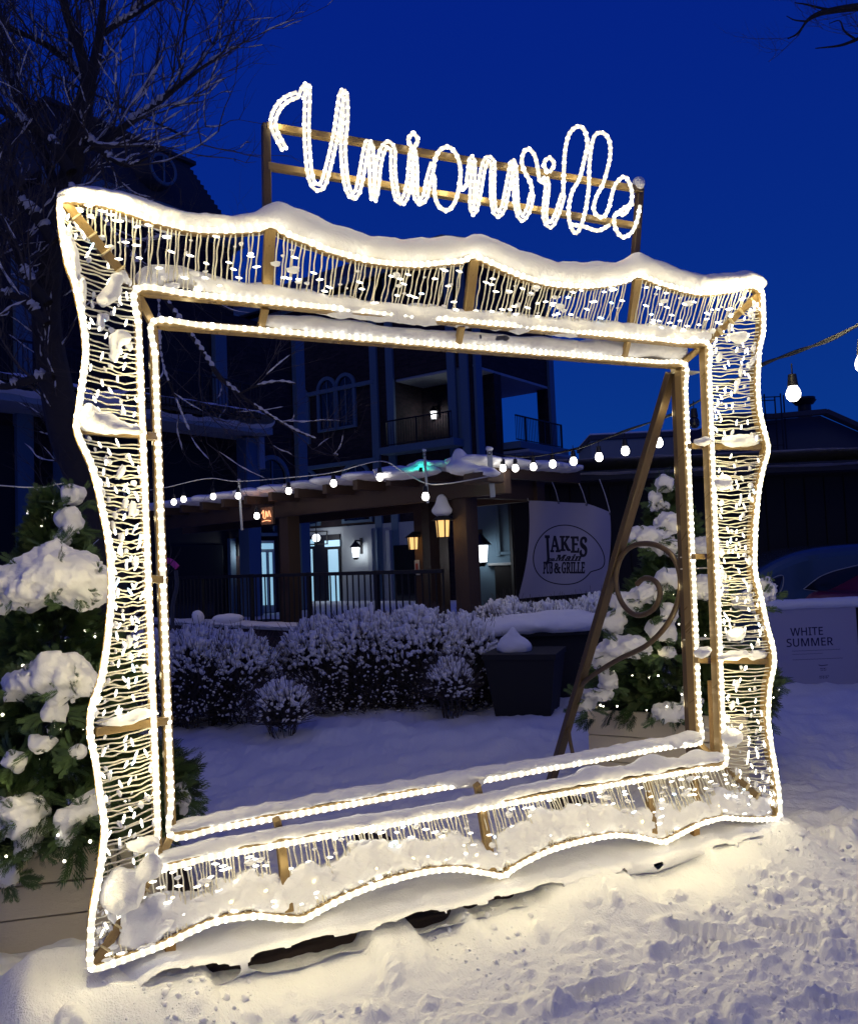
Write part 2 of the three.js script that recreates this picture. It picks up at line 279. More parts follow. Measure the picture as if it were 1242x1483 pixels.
// ---------------------------------------------------------------- the lit photo frame
const LED_SPOTS = [];                                           // every bead of the rope lights, in the frame's axes
const frame = thing('photo_frame', 'huge wavy gold picture frame lined with glowing white rope lights, script sign on top', 'photo frame', null, FO.toArray(), TURN);
{
  const OUT = {
    top: [[88, 290], [108, 288], [162, 297], [223, 318], [284, 332], [345, 333], [378, 330], [394, 325], [420, 340], [450, 351], [481, 363], [542, 378], [604, 383], [650, 379], [672, 377], [686, 370], [711, 380], [757, 400], [800, 411], [852, 414], [895, 409], [912, 404], [925, 398], [960, 411], [1012, 424], [1055, 421], [1087, 414], [1102, 421]],
    right: [[1104, 429], [1105, 477], [1099, 509], [1097, 558], [1099, 590], [1105, 619], [1112, 649], [1105, 678], [1099, 707], [1095, 746], [1093, 780], [1093, 827], [1100, 858], [1110, 904], [1120, 944], [1120, 966], [1114, 997], [1112, 1044], [1118, 1090], [1126, 1137], [1129, 1172]],
    bottom: [[1127, 1184], [1109, 1187], [1078, 1187], [1047, 1185], [1016, 1193], [993, 1204], [970, 1216], [958, 1220], [931, 1214], [892, 1210], [845, 1218], [799, 1231], [760, 1249], [740, 1261], [728, 1269], [698, 1264], [661, 1259], [623, 1262], [583, 1271], [542, 1283], [498, 1301], [458, 1322], [437, 1332], [400, 1330], [372, 1327], [321, 1333], [287, 1345], [237, 1369], [186, 1388], [142, 1403]],
    left: [[132, 1402], [131, 1375], [134, 1327], [142, 1283], [149, 1239], [152, 1198], [145, 1147], [139, 1103], [131, 1062], [134, 1025], [149, 978], [157, 923], [162, 869], [162, 822], [157, 776], [149, 738], [142, 704], [132, 670], [117, 637], [111, 616], [115, 589], [120, 552], [125, 508], [121, 465], [115, 434], [108, 405], [99, 380], [92, 345], [88, 310]],
  };
  const loc = (a, w) => a.map(([x, y]) => frameLocal(x, y, w));
  const outPts = catmull(loc([...OUT.top, ...OUT.right, ...OUT.bottom, ...OUT.left], 0), true, 0.4).getSpacedPoints(900).slice(0, -1);
  const rect = (c, w) => { const k = loc(c, w); return [0, 1, 2, 3].flatMap((i) => { const a = k[i], b = k[(i + 1) % 4], n = 60; return Array.from({ length: n }, (_, j) => a.clone().lerp(b, j / n)); }); };
  const MIDC = [[199, 418], [1025, 498], [1049, 1108], [231, 1255]], INC = [[223, 465], [991, 527], [1014, 1074], [250, 1212]];
  const midPts = rect(MIDC, W_MID), inPts = rect(INC, W_IN), midC = loc(MIDC, W_MID), inC = loc(INC, W_IN);
  const Z = V3(0, 0, 1), back = (pts, d) => pts.map((p) => p.clone().add(V3(0, 0, -d)));
  // rails: the ropes lie on the front of square tubes
  mesh('outer_rail', sweepRect(back(outPts, 0.028), Z, 0.011, 0.016, true), M.gold, frame);
  mesh('middle_rail', sweepRect(back(midPts, 0.032), Z, 0.014, 0.02, true), M.gold, frame);
  mesh('inner_rail', sweepRect(back(inPts, 0.036), Z, 0.016, 0.024, true), M.gold, frame);
  // rope lights: clear hose with a bead at every diode
  const ropes = [];
  const rope = (pts, r, closed, pitch, front, light, name = 'rope_light', mat = M.rope, bead = 1.12) => {
    const c = catmull(pts, closed, 0.5), len = c.getLength();
    const R = mesh(name, new THREE.TubeGeometry(c, Math.round(len / 0.02), r, 7, closed), mat, frame); ropes.push(R);
    const n = Math.round(len / pitch);
    for (let i = 0; i < n; i++) { const t = i / n, p = c.getPointAt(t), d = c.getTangentAt(t); LED_SPOTS.push({ p, d, r: r * bead, rope: R }); }
    if (light) { const m = Math.round(len / light.every); for (let i = 0; i < m; i++) { // lamps of the rope: round its front, back and outer face in turn
      const p = c.getPointAt((i + 0.5) / m), k = p.y < 0.42 ? 'low' : p.x < midC[0].x + 0.1 || p.x > midC[1].x - 0.12 ? 'side' : p.y > 1.6 ? 'top' : 'low', [cd, out, z] = light[k], sg = p.x < 0 ? -1 : 1; if (k === 'low' && (p.x < midC[0].x + 0.1 || p.x > midC[1].x - 0.1) || midC.some((q) => q.distanceTo(p) < 0.17)) continue;
      lamp(p.clone().add(k === 'side' ? V3(sg * out, 0, z) : V3(0, k === 'top' ? out : 0, z)), WARM, cd, 1.2, frame); } }
  };
  rope(outPts.filter((_, i) => i % 2 === 0), 0.0105, true, 0.031, 0, { every: 0.15, side: [0.085, 0.035, 0.03], top: [0.023, 0, 0.1], low: [0.027, 0, 0.14] });
  rope(midPts.filter((_, i) => i % 4 === 0), 0.0105, true, 0.031, 0, { every: 0.2, side: [0.055, 0, 0.1], top: [0.015, 0, 0.1], low: [0.016, 0, 0.12] });
  rope(inPts.filter((_, i) => i % 4 === 0), 0.0105, true, 0.031, 0, { every: 0.3, side: [0.04, 0, -0.11], top: [0.012, 0, -0.13], low: [0.01, 0, -0.12] });

  // struts
  const strut = (a, b, w = 0.03, d = 0.03, m = M.gold, n = 'strut') => mesh(n, bar(a, b, w, d, Z), m, frame);
  const oc = [[92, 292], [1100, 424], [1124, 1180], [135, 1398]].map(([x, y]) => frameLocal(x, y, -0.03));
  oc.forEach((p, i) => { strut(p, midC[i].clone().add(V3(0, 0, -0.035)), 0.034, 0.03); for (const t of [0.15, 0.36, 0.55, 0.75]) mesh('cable_tie', bar(p.clone().lerp(midC[i], t).add(V3(0, 0, -0.008)), p.clone().lerp(midC[i], t + 0.022).add(V3(0, 0, -0.008)), 0.04, 0.042, Z), M.tie, frame); });
  midC.forEach((p, i) => strut(p.clone().add(V3(0, 0, -0.04)), inC[i].clone().add(V3(0, 0, -0.04)), 0.03, 0.024));
  const TB = [[391, 332, 386, 432], [686, 376, 675, 470], [922, 404, 912, 484]], BB = [[406, 1214, 418, 1322], [697, 1172, 712, 1262], [938, 1130, 945, 1208], [1003, 1118, 1010, 1190]];
  const SB = [[113, 622, 209, 630], [137, 1060, 221, 1046], [1034, 647, 1110, 648], [1042, 956, 1118, 958]];
  for (const [a, b, c, d] of TB) strut(frameLocal(a, b, -0.022), frameLocal(c, d, W_MID - 0.03), 0.042, 0.024);
  for (const [a, b, c, d] of BB) strut(frameLocal(a, b, W_MID - 0.03), frameLocal(c, d, -0.03), 0.034, 0.03);
  for (const [a, b, c, d] of SB) { const left = a < 600; strut(frameLocal(a, b, left ? -0.03 : W_MID - 0.035), frameLocal(c, d, left ? W_MID - 0.035 : -0.03), 0.03, 0.03); }
  for (const [a, b, c, d] of [[384, 446, 378, 474], [668, 472, 662, 504], [909, 492, 902, 522], [400, 1186, 408, 1216], [690, 1136, 698, 1170], [209, 631, 229, 633], [221, 1046, 247, 1043], [214, 838, 240, 840], [998, 646, 1030, 647], [1003, 806, 1036, 806], [1007, 956, 1042, 957]]) strut(frameLocal(a, b, W_MID - 0.04), frameLocal(c, d, W_IN - 0.02), 0.028, 0.024);
  // legs into the snow, the yellow stake, the tall back post with its stay and scroll
  for (const [x, y, k] of [[246, 1352, 1410], [1005, 1186, 1222]]) mesh('stake', bar(frameLocal(x, y, -0.05), frameLocal(x + 1, k, -0.05), 0.036, 0.03, Z), M.stakewood, frame);
  mesh('stake', bar(frameLocal(1033, 985, W_MID - 0.07), frameLocal(1038, 1112, W_MID - 0.07), 0.06, 0.03, Z), M.stakewood, frame);
  const postTop = frameLocal(981, 530, W_IN - 0.075), postFoot = frameLocal(1004, 1092, W_IN - 0.075);
  mesh('back_post', bar(postTop, postFoot, 0.062, 0.05, Z), M.brown, frame);
  for (const t of [0.02, 0.5, 0.53, 0.71, 0.94]) { const p = postTop.clone().lerp(postFoot, t); mesh('cable_tie', rbox(0.13, 0.006, 0.07, p.x + 0.03, p.y, p.z + 0.03, 0.002), M.cord, frame); }
  const stayTop = frameLocal(972, 540, W_IN - 0.09), stayFoot = toFrame(onGround(794, 1143, 0.02));
  mesh('back_stay', bar(stayTop, stayFoot, 0.055, 0.04, Z), M.brown, frame);
  { // the scroll lies in the plane of post and stay
    const a = frameWorld(stayTop), n = frameWorld(stayFoot).sub(a).cross(frameWorld(postFoot).sub(a)).normalize();
    const hit = (px, py) => { const d = rayDir(px, py), t = a.clone().sub(camera.position).dot(n) / d.dot(n); return toFrame(d.multiplyScalar(t).add(camera.position)); };
    const sc = [[826, 1018], [834, 1000], [858, 978], [895, 955], [935, 935], [965, 905], [982, 868], [984, 832], [972, 804], [948, 789], [920, 789], [901, 803], [892, 828], [894, 858], [905, 880], [922, 891], [942, 885], [954, 868], [954, 850], [944, 839], [931, 838], [922, 846]].map((p) => hit(...p));
    mesh('scroll', tube(sc, 0.015, 120, 8), M.brown, frame);
    mesh('scroll', tube([[826, 1018], [823, 1040], [824, 1066], [829, 1092], [832, 1104]].map((p) => hit(...p)), 0.012, 30, 8), M.brown, frame);
  }
  // base timber under the snow
  mesh('base_timber', bar(frameLocal(265, 1390, -0.12).setY(0.074), frameLocal(1000, 1205, -0.12).setY(0.074), 0.12, 0.165, V3(0, 1, 0)), M.darkwood, frame);
  for (const [x, y] of [[300, 1380], [640, 1300], [960, 1225]]) { const p = frameLocal(x, y, -0.4); mesh('base_timber', rbox(0.12, 0.12, 1.1, p.x, 0.06, -0.8), M.darkwood, frame); }

  // laced string lights between the outer and the middle rail
  const r = rng(77), segs = [];
  const lineAt = (pts, ax, val, lo, hi) => { // point on a polyline where a coordinate takes a value, among points in a band
    let best = null; for (let i = 0; i < pts.length; i++) { const a = pts[i], b = pts[(i + 1) % pts.length]; if (!lo(a)) continue; if ((a[ax] - val) * (b[ax] - val) <= 0 && a[ax] !== b[ax]) { best = a.clone().lerp(b, (val - a[ax]) / (b[ax] - a[ax])); break; } } return best;
  };
  const sides = [
    ['y', (p) => p.x < midC[0].x + 0.02, midC[0], midC[3], oc[0], oc[3], 0.0165], ['y', (p) => p.x > midC[1].x - 0.02, midC[1], midC[2], oc[1], oc[2], 0.016],
    ['x', (p) => p.y > midC[1].y - 0.02, midC[0], midC[1], oc[0], oc[1], 0.0195], ['x', (p) => p.y < midC[2].y + 0.06, midC[3], midC[2], oc[3], oc[2], 0.017]];
  const ledM = [], coolM = [], snowM = [];
  sides.forEach(([ax, inBand, m0, m1, o0, o1, gap], si) => {
    const other = ax === 'y' ? 'x' : 'y', v0 = Math.min(o0[ax], o1[ax]) + 0.05, v1 = Math.max(o0[ax], o1[ax]) - 0.05;
    let path = [], flip = false, wires = [];
    const flush = () => { if (path.length > 3) wires.push(new THREE.TubeGeometry(catmull(path, false, 0.3), path.length * 3, 0.0031, 5)); path = []; };
    const bays = si === 0 ? [frameLocal(113, 622).y, frameLocal(137, 1060).y] : si === 1 ? [frameLocal(1110, 648).y, frameLocal(1118, 957).y] : si === 2 ? TB.map((t) => frameLocal(t[0], t[1]).x) : BB.slice(0, 3).map((t) => frameLocal(t[2], t[3]).x);
    for (let v = v0; v < v1; v += gap * (0.55 + 0.9 * r())) {
      if (bays.some((b) => Math.abs(b - v) < 0.03)) { flush(); if (wires.length) { mesh('string_light', wires, M.cord, frame); wires = []; } continue; }
      const a = lineAt(outPts, ax, v, inBand); if (!a) continue;
      let b;
      const mlo = Math.min(m0[ax], m1[ax]), mhi = Math.max(m0[ax], m1[ax]);
      if (v > mlo && v < mhi) { const t = (v - m0[ax]) / (m1[ax] - m0[ax]); b = m0.clone().lerp(m1, t); }
      else { const [mm, oo] = (v - m0[ax]) * (m1[ax] - m0[ax]) < 0 ? [m0, o0] : [m1, o1]; const t = (v - mm[ax]) / (oo[ax] - mm[ax]); b = mm.clone().lerp(oo, clamp(t, 0, 1)); }
      a.z -= 0.014; b.z -= 0.02;
      const L = a.distanceTo(b); if (L < 0.02) continue;
      const row = [], n = 7, skew = (r() - 0.5) * gap * 0.9;
      for (let i = 0; i <= n; i++) { const t = i / n, p = a.clone().lerp(b, t), e = Math.sin(t * Math.PI); p[ax] += (r() - 0.5) * 0.006 + skew * e * 0.6 - (ax === 'y' ? 0.012 * e * r() : 0); p.z += (r() - 0.5) * 0.012 * e; row.push(p); }
      if (flip) row.reverse(); flip = !flip; path.push(...row); segs.push([a, b, ax, si]);
      if (r() < 0.06) flush();
    }
    flush(); if (wires.length) mesh('string_light', wires, M.cord, frame);
  });
  for (const [a, b, ax, si] of segs) {
    const n = r() < 0.8 ? 1 + (r() < 0.35) : 0;
    for (let i = 0; i < n; i++) {
      const p = a.clone().lerp(b, 0.08 + 0.84 * r()), dir = V3(ax === 'x' ? 1 : r() - 0.5, ax === 'x' ? 0.4 * (r() - 0.5) : 0.8, 0.3 * (r() - 0.5));
      const q = lookQ(dir);
      (r() < 0.07 ? coolM : ledM).push(trs(p.add(V3(0, 0, 0.006)), q, V3(0.0042, 0.011 + 0.006 * r(), 0.0042)));
    }
    const m = si === 2 ? 0.5 : si === 3 ? 1.2 : 0.9;
    if (r() < m) {
      const t = si === 2 ? 0.15 + 0.8 * r() : r(), p = a.clone().lerp(b, t), s = 0.004 + 0.01 * Math.pow(r(), 2.2);
      const d = ax === 'x' ? V3(1, 0.3 * (r() - 0.5), 0.2) : V3((r() - 0.5) * 1.2, 1, 0.2);
      snowM.push(trs(p.add(V3(0, 0.004, 0.004)), lookQ(d), V3(s, s * (1.1 + 1.2 * r()), s)));
    }
  }
  const pellet = new THREE.SphereGeometry(1, 8, 6);
  instanced('string_light_diode', pellet, M.led, ledM, frame, 'stuff'); instanced('string_light_diode', pellet.clone(), M.ledCool, coolM, frame, 'stuff');
  const fr = thing('lacing_snow', 'small lumps of snow caught on the laced string lights', 'snow'); fr.position.copy(FO); fr.rotation.y = TURN; fr.userData.kind = 'stuff';
  [0, 1, 2].forEach((k) => instanced('snow_fleck', lump(k + 3, 1, 0.5), M.flake, snowM.filter((_, i) => i % 3 === k), fr, 'stuff'));

  // script sign
  const SW = -0.05, S = (x, y) => frameLocal(x, y, SW);
  for (const [a, b, w] of [[[385, 180], [387, 332], 0.032], [[926, 272], [917, 402], 0.032]]) mesh('sign_post', bar(frameLocal(...a, SW - 0.04), frameLocal(...b, SW - 0.04), w, w, Z), M.brown, frame);
  for (const [a, b] of [[[385, 183], [928, 275]], [[387, 241], [924, 328]]]) mesh('sign_rail', bar(frameLocal(...a, SW - 0.035), frameLocal(...b, SW - 0.035), 0.028, 0.028, Z), M.gold, frame);
  const letters = [
    [1, [[411, 215], [403, 200], [397, 187], [396, 171], [404, 154], [416, 143], [431, 137]], [[436, 140], [441, 128], [445, 124], [445, 150], [444, 182], [445, 215], [448, 247], [453, 266], [460, 273], [468, 266], [474, 247], [481, 219], [487, 190], [491, 161], [495, 137], [498, 133], [500, 145], [500, 178], [497, 207], [498, 239], [502, 268], [510, 285], [518, 277]]],
    [1, [[518, 277], [523, 255], [528, 226], [533, 206], [537, 213], [538, 239], [539, 271], [541, 289]], [[541, 289], [545, 271], [548, 241], [554, 217], [563, 208], [569, 218], [569, 241], [571, 266], [575, 287], [582, 293]]],
    [1, [[582, 293], [588, 283], [593, 259], [595, 232], [598, 217], [601, 241], [601, 266], [602, 283], [608, 293], [616, 283], [620, 262], [627, 237]]], [0, [[598, 216], [591, 203], [598, 193], [605, 203], [598, 216]]],
    [0, [[627, 240], [633, 223], [640, 215], [650, 213], [660, 223], [666, 241], [666, 262], [662, 283], [655, 299], [645, 305], [634, 297], [629, 280], [629, 258], [625, 250]], [[665, 266], [671, 274], [678, 262]]],
    [1, [[678, 262], [681, 241], [683, 228], [685, 241], [684, 267], [683, 294], [685, 308], [690, 294], [696, 262], [700, 241], [706, 230], [713, 235], [713, 258], [713, 285], [716, 305], [722, 311], [729, 300]]],
    [1, [[729, 300], [733, 280], [738, 255], [742, 234], [745, 247], [746, 273], [748, 300], [755, 317], [765, 303], [770, 281]]], [0, [[770, 281], [768, 265], [759, 248], [755, 233], [759, 219], [766, 216], [774, 226], [778, 243], [781, 261], [788, 265]]],
    [1, [[790, 258], [792, 271], [789, 298], [789, 317], [796, 327], [803, 317], [809, 302], [815, 282]]], [0, [[791, 248], [787, 237], [795, 228], [802, 238], [796, 249]]],
    [0, [[815, 282], [816, 246], [818, 217], [824, 194], [836, 183], [846, 189], [850, 209], [845, 234], [838, 260], [828, 278], [823, 302], [825, 325], [833, 338], [841, 327], [848, 302]]],
    [0, [[848, 302], [852, 271], [853, 237], [857, 207], [863, 194], [874, 193], [882, 205], [883, 226], [878, 249], [872, 268], [863, 285], [859, 303], [865, 313], [875, 313], [882, 298]], [[826, 325], [845, 328], [865, 334], [882, 326]]],
    [0, [[882, 298], [886, 280], [892, 265], [904, 256], [913, 271], [914, 291], [904, 310], [891, 309], [889, 325], [896, 340], [905, 343], [916, 334], [923, 315], [926, 298]], [[893, 310], [905, 300], [916, 296]]]];
  for (const [dbl, ...strokes] of letters) for (const st of strokes) {
    const pts = catmull(st.map(([x, y]) => S(x, y)), false, 0.5).getSpacedPoints(Math.max(12, st.length * 5));
    const shift = (d) => pts.map((p, i) => { const a = pts[Math.max(0, i - 1)], b = pts[Math.min(pts.length - 1, i + 1)], t = b.clone().sub(a).normalize(); return p.clone().add(V3(-t.y * d, t.x * d, 0)); });
    for (const d of dbl ? [-0.0095, 0.0095] : [0]) rope(shift(d), dbl ? 0.0072 : 0.0088, false, 0.03, 0.03, null, 'rope_light_letter', M.rope, 1.12);
  }
  for (const [x, y] of [[412, 160], [458, 225], [510, 240], [555, 250], [610, 250], [660, 262], [715, 270], [760, 275], [800, 285], [840, 255], [872, 270], [908, 300]]) lamp(frameLocal(x, y, SW + 0.04), WARM, 0.035, 1.2, frame);

  // beads: the 300 that show largest one by one, the rest together
  const bead = new THREE.SphereGeometry(1, 8, 6);
  const BEADM = [M.led, M.ledDim, M.ledHot]; LED_SPOTS.forEach((s) => { const w = r(), g = 0.9 + 0.22 * r(); s.k = w < 0.22 ? 1 : w < 0.5 ? 2 : 0; s.m = trs(s.p, lookQ(s.d), V3(s.r * g, s.r * (0.85 + 0.4 * r()), s.r * g)); s.dist = frameWorld(s.p).distanceTo(camera.position); });
  LED_SPOTS.sort((a, b) => a.dist - b.dist);
  LED_SPOTS.slice(0, 300).forEach((s) => { const m = mesh('diode', bead, BEADM[s.k], s.rope); m.matrixAutoUpdate = true; s.m.decompose(m.position, m.quaternion, m.scale); });
  BEADM.forEach((m, k) => instanced('rope_light_diode', bead.clone(), m, LED_SPOTS.slice(300).filter((s) => s.k === k).map((s) => s.m), frame, 'stuff'));
  frame.userData.curves = null; frame.OUT = OUT; frame.midC = midC; frame.inC = inC;
}
// snow lying on the frame
{
  const r = rng(5), heap = (name, label, list, cell, o) => { const m = mesh(name, blob(list, cell, o), M.snow, scene, 'stuff'); m.position.copy(FO); m.rotation.y = TURN; tag(m, label, 'snow', null, 'stuff'); return m; };
  const along = (a, n) => catmull(a, false, 0.4).getSpacedPoints(n);
  const L = (arr, w) => arr.map(([x, y]) => frameLocal(x, y, w));
  // cap along the top edge; first number pair is the rail, third value the height of the snow's crest in the photograph
  const crest = [[104, 282, 290], [160, 285, 297], [190, 296, 305], [250, 318, 325], [315, 323, 333], [375, 318, 330], [392, 298, 326], [430, 311, 345], [480, 330, 363], [540, 349, 377], [600, 353, 383], [650, 349, 379], [672, 356, 377], [686, 345, 370], [720, 358, 384], [760, 373, 401], [800, 384, 411], [850, 387, 414], [905, 383, 407], [922, 372, 399], [960, 388, 411], [1010, 402, 424], [1050, 402, 422], [1085, 397, 414], [1101, 407, 420]];
  const A = along(L(crest.map(([x, t]) => [x, t]), -0.05), 130), B = along(L(crest.map(([x, , b]) => [x, b]), -0.05), 130), cap = [];
  A.forEach((p, i) => { const h = (p.y - B[i].y), mid = p.clone().lerp(B[i], 0.5); cap.push([mid.x, mid.y + 0.004, -0.058, 0.03, Math.max(0.013, h * 0.5), (i < 42 ? 0.03 : 0.042) + 0.006 * nz(i * 0.2, 1, 2)]); });
  heap('top_snow_cap', 'thick rounded snow cap along the wavy top edge of the glowing frame', cap, 0.01, { blend: 0.5, amp: 0.006, freq: 9 });
  // shelf of snow on the middle and inner top rails
  const sh = [];
  along(L([[205, 405], [260, 400], [330, 420], [400, 428], [480, 442], [560, 452], [640, 458], [700, 462], [800, 472], [900, 478], [1018, 488]], W_MID - 0.045), 150).forEach((p, i) => { const k = 0.6 + 0.5 * nz(i * 0.16, 3, 1) + 0.25 * nz(i * 0.5, 3, 1); sh.push([p.x, p.y - 0.002, p.z, 0.022, 0.012 + 0.022 * Math.max(0.15, k), 0.04]); });
  heap('shelf_snow', 'ragged ledge of snow on the upper middle rail of the frame', sh, 0.009, { blend: 0.5, amp: 0.006, freq: 14 });
  const s2 = [];
  along(L([[384, 470], [450, 474], [520, 482], [600, 491], [680, 494], [760, 502], [860, 508], [930, 508], [985, 512]], W_IN - 0.05), 120).forEach((p, i) => { const k = 0.6 + 0.6 * nz(i * 0.1, 9, 1) + (i > 85 ? 0.35 : 0); s2.push([p.x, p.y + 0.004, p.z, 0.022, 0.01 + 0.022 * Math.max(0.1, k), 0.045]); });
  heap('inner_shelf_snow', 'smooth strip of snow on the upper inner rail of the frame', s2, 0.009, { blend: 0.5, amp: 0.004, freq: 12 });
  // drift lying on the lower panel
  const dr = [];
  const low = along(L([...frame.OUT.bottom].reverse(), 0), 220);
  low.forEach((p, i) => { // a thin ledge behind the rope, and separate lumps sitting on it
    if (i < 7) return;
    const t = Math.max(0.2, 0.62 + 0.55 * nz(i * 0.1, 2, 4) + 0.45 * nz(i * 0.31, 6, 4));
    for (let k = 0; k < 4; k++) { const e = 0.012 + 0.028 * k * t; dr.push([p.x + (r() - 0.5) * 0.02, p.y + e, -0.056 - 0.014 * k, 0.022 + 0.008 * r(), 0.013 + 0.01 * t * r() + 0.004, 0.022]); }
    if (r() < 0.42) { const s = 0.016 + 0.034 * Math.pow(r(), 1.7), u = 0.02 + 0.085 * Math.pow(r(), 1.3); dr.push([p.x, p.y + u * t * 1.2, -0.064 - 0.03 * r(), s * (0.9 + 0.6 * r()), s * (0.6 + 0.5 * r()), s * 0.75]); }
  });
  dr.forEach((e) => { e[1] += 0.012; });
  heap('lower_drift', 'lumpy snow drift lying along the bottom panel of the frame', dr, 0.009, { blend: 0.4, amp: 0.013, freq: 22 });
  const rail = (pts, w, n, h0, h1, seed) => along(L(pts, w), n).map((p, i) => [p.x, p.y + 0.014, p.z - 0.015, 0.02, h0 + h1 * Math.max(0, nz(i * 0.13, seed, 2) + 0.35), 0.026]);
  heap('rail_snow', 'thin line of snow on the lower inner rail of the frame', [...rail([[255, 1204], [420, 1172], [640, 1134], [800, 1108], [1010, 1070]], W_IN - 0.01, 130, 0.006, 0.02, 4), ...[[660, 1132, 0.05], [685, 1130, 0.055], [1000, 1068, 0.05], [975, 1078, 0.04]].map(([x, y, s]) => { const p = frameLocal(x, y, W_IN - 0.02); return [p.x, p.y, p.z, s, s * 0.55, 0.04]; })], 0.009, { blend: 0.5, amp: 0.006, freq: 16 });
  heap('rail_snow', 'thin line of snow on the lower middle rail of the frame', [...rail([[236, 1248], [420, 1212], [640, 1178], [800, 1142], [1045, 1100]], W_MID - 0.01, 130, 0.008, 0.02, 8), ...[[700, 1160, 0.06], [670, 1166, 0.04], [860, 1122, 0.09], [940, 1108, 0.1], [1010, 1096, 0.07]].map(([x, y, s]) => { const p = frameLocal(x, y, W_MID - 0.05); return [p.x, p.y, p.z, s, s * 0.45, 0.05]; })], 0.009, { blend: 0.5, amp: 0.006, freq: 16 });
  { // single diodes glinting out of the drift
    const warm = [[385, 1290], [300, 1282], [455, 1276], [545, 1258], [598, 1243], [690, 1238], [770, 1222], [335, 1306], [500, 1280], [850, 1195], [930, 1190], [250, 1300], [1040, 1168]], put = (x, y, m) => { const d = mesh('string_light_diode', new THREE.SphereGeometry(1, 8, 6), m, frame); d.position.copy(frameLocal(x, y, -0.028)); d.scale.set(0.005, 0.007, 0.005); d.rotation.z = x; };
    for (const [x, y] of warm) put(x, y, M.ledWarm); put(620, 1241, M.ledCool); put(716, 1212, M.ledCool);
  }
  // clumps caught on the side panels and on the cross struts
  const clump = (label, arr, w) => heap('snow_clump', label, arr.flatMap(([x, y, a, b]) => { const p = frameLocal(x, y, w); return [[p.x, p.y, p.z, a, b, 0.03], [p.x + a * 0.4, p.y + b * 0.5, p.z, a * 0.6, b * 0.7, 0.025]]; }), 0.008, { blend: 0.5, amp: 0.008, freq: 18 });
  clump('wedge of snow on the upper cross strut at the frame\'s near side', [[128, 604, 0.03, 0.035], [145, 612, 0.05, 0.025], [170, 622, 0.06, 0.014]], -0.02);
  clump('snow smeared down the top corner of the near wavy edge', [[100, 350, 0.012, 0.05], [106, 385, 0.016, 0.05], [118, 430, 0.012, 0.05]], -0.02);
  clump('rounded snow lump on the lacing below the upper near corner strut', [[160, 425, 0.03, 0.03], [168, 408, 0.022, 0.02], [150, 438, 0.02, 0.015], [176, 490, 0.025, 0.018], [168, 505, 0.014, 0.03]], W_MID * 0.5);
  clump('snow lying on the lower cross strut at the frame\'s near side', [[165, 1046, 0.05, 0.016], [200, 1036, 0.05, 0.014]], -0.05);
  clump('big soft snow lump low on the near side panel', [[165, 1290, 0.05, 0.05], [180, 1300, 0.05, 0.045], [205, 1225, 0.045, 0.018], [215, 1260, 0.035, 0.03]], -0.04);
  clump('snow ridge on the upper cross strut at the frame\'s far side', [[1060, 640, 0.07, 0.025], [1085, 638, 0.05, 0.03], [1015, 640, 0.04, 0.016]], -0.06);
  clump('snow ridge on the lower cross strut at the frame\'s far side', [[1060, 950, 0.07, 0.02], [1095, 950, 0.05, 0.02], [1015, 945, 0.05, 0.022]], -0.06);
  clump('small snow lumps stuck on the far side lacing', [[1068, 490, 0.045, 0.025], [1045, 700, 0.04, 0.03], [1065, 920, 0.05, 0.025], [1058, 1070, 0.05, 0.035]], -0.05);
  { const p = frameLocal(924, 266, -0.08); heap('snow_ball', 'small ball of snow on top of the far sign post', [[p.x, p.y, p.z, 0.03, 0.032, 0.03]], 0.007, { amp: 0.003 }); }
  // sheet of snow bridging from the frame's foot to the bank
  const bed = [], BW = -0.14;
  for (let i = 0; i <= 120; i++) { const t = i / 120, p = frameLocal(lerp(200, 1085, t), lerp(1402, 1190, t), BW), w = 0.035 * nz(i * 0.11, 4, 4) + 0.012 * nz(i * 0.4, 4, 9); bed.push([p.x, 0.178 + 0.01 * nz(i * 0.21, 5, 1), BW + 0.02 + w, 0.05, 0.024 + 0.006 * r(), 0.075], [p.x, 0.165, BW - 0.12 + w, 0.06, 0.035, 0.12]); }
  heap('base_snow', 'low shelf of snow bridging the dark base timber of the frame', bed, 0.013, { blend: 0.6, amp: 0.012, freq: 7 });
}

// ---------------------------------------------------------------- potted evergreens in wooden boxes
function sprayGeo(seed) {                                       // one flat, drooping cedar spray about 1 long, growing along +y
  const r = rng(seed), pos = [], idx = [];
  const leaf = (a, b, w) => { const d = b.clone().sub(a), s = V3(-d.y, d.x, 0).normalize().multiplyScalar(w), o = pos.length / 3, m = a.clone().lerp(b, 0.55); for (const p of [a, m.clone().add(s), b, m.clone().sub(s)]) pos.push(p.x, p.y, p.z); idx.push(o, o + 1, o + 2, o, o + 2, o + 3); };
  const bend = (t) => V3(0.06 * Math.sin(t * 3 + seed), t, -0.22 * t * t);
  for (let i = 0; i < 9; i++) {
    const t = 0.08 + i / 9 * 0.85, p = bend(t), L = 0.5 * Math.sin((1 - t) * 2.3 + 0.45) * (0.7 + 0.5 * r());
    for (const s of [-1, 1]) {
      const e = p.clone().add(V3(s * L * 0.62, L * 0.75, -0.1 * L + 0.1 * (r() - 0.5))); leaf(p, e, 0.02);
      for (const k of [0.25, 0.42, 0.58, 0.74, 0.9]) { const q = p.clone().lerp(e, k); leaf(q, q.clone().add(V3(s * 0.02 * (r() - 0.2), 0.16 + 0.08 * r(), -0.04)), 0.014); leaf(q, q.clone().add(V3(s * 0.13, 0.05 + 0.06 * r(), -0.05)), 0.013); }
    }
  }
  leaf(bend(0), bend(0.5), 0.018); leaf(bend(0.5), bend(1.05), 0.02);
  const g = new THREE.BufferGeometry(); g.setAttribute('position', new THREE.Float32BufferAttribute(pos, 3)); g.setIndex(idx); g.computeVertexNormals(); return g;
}
const SPRAYS = [1, 2, 3, 4].map(sprayGeo);
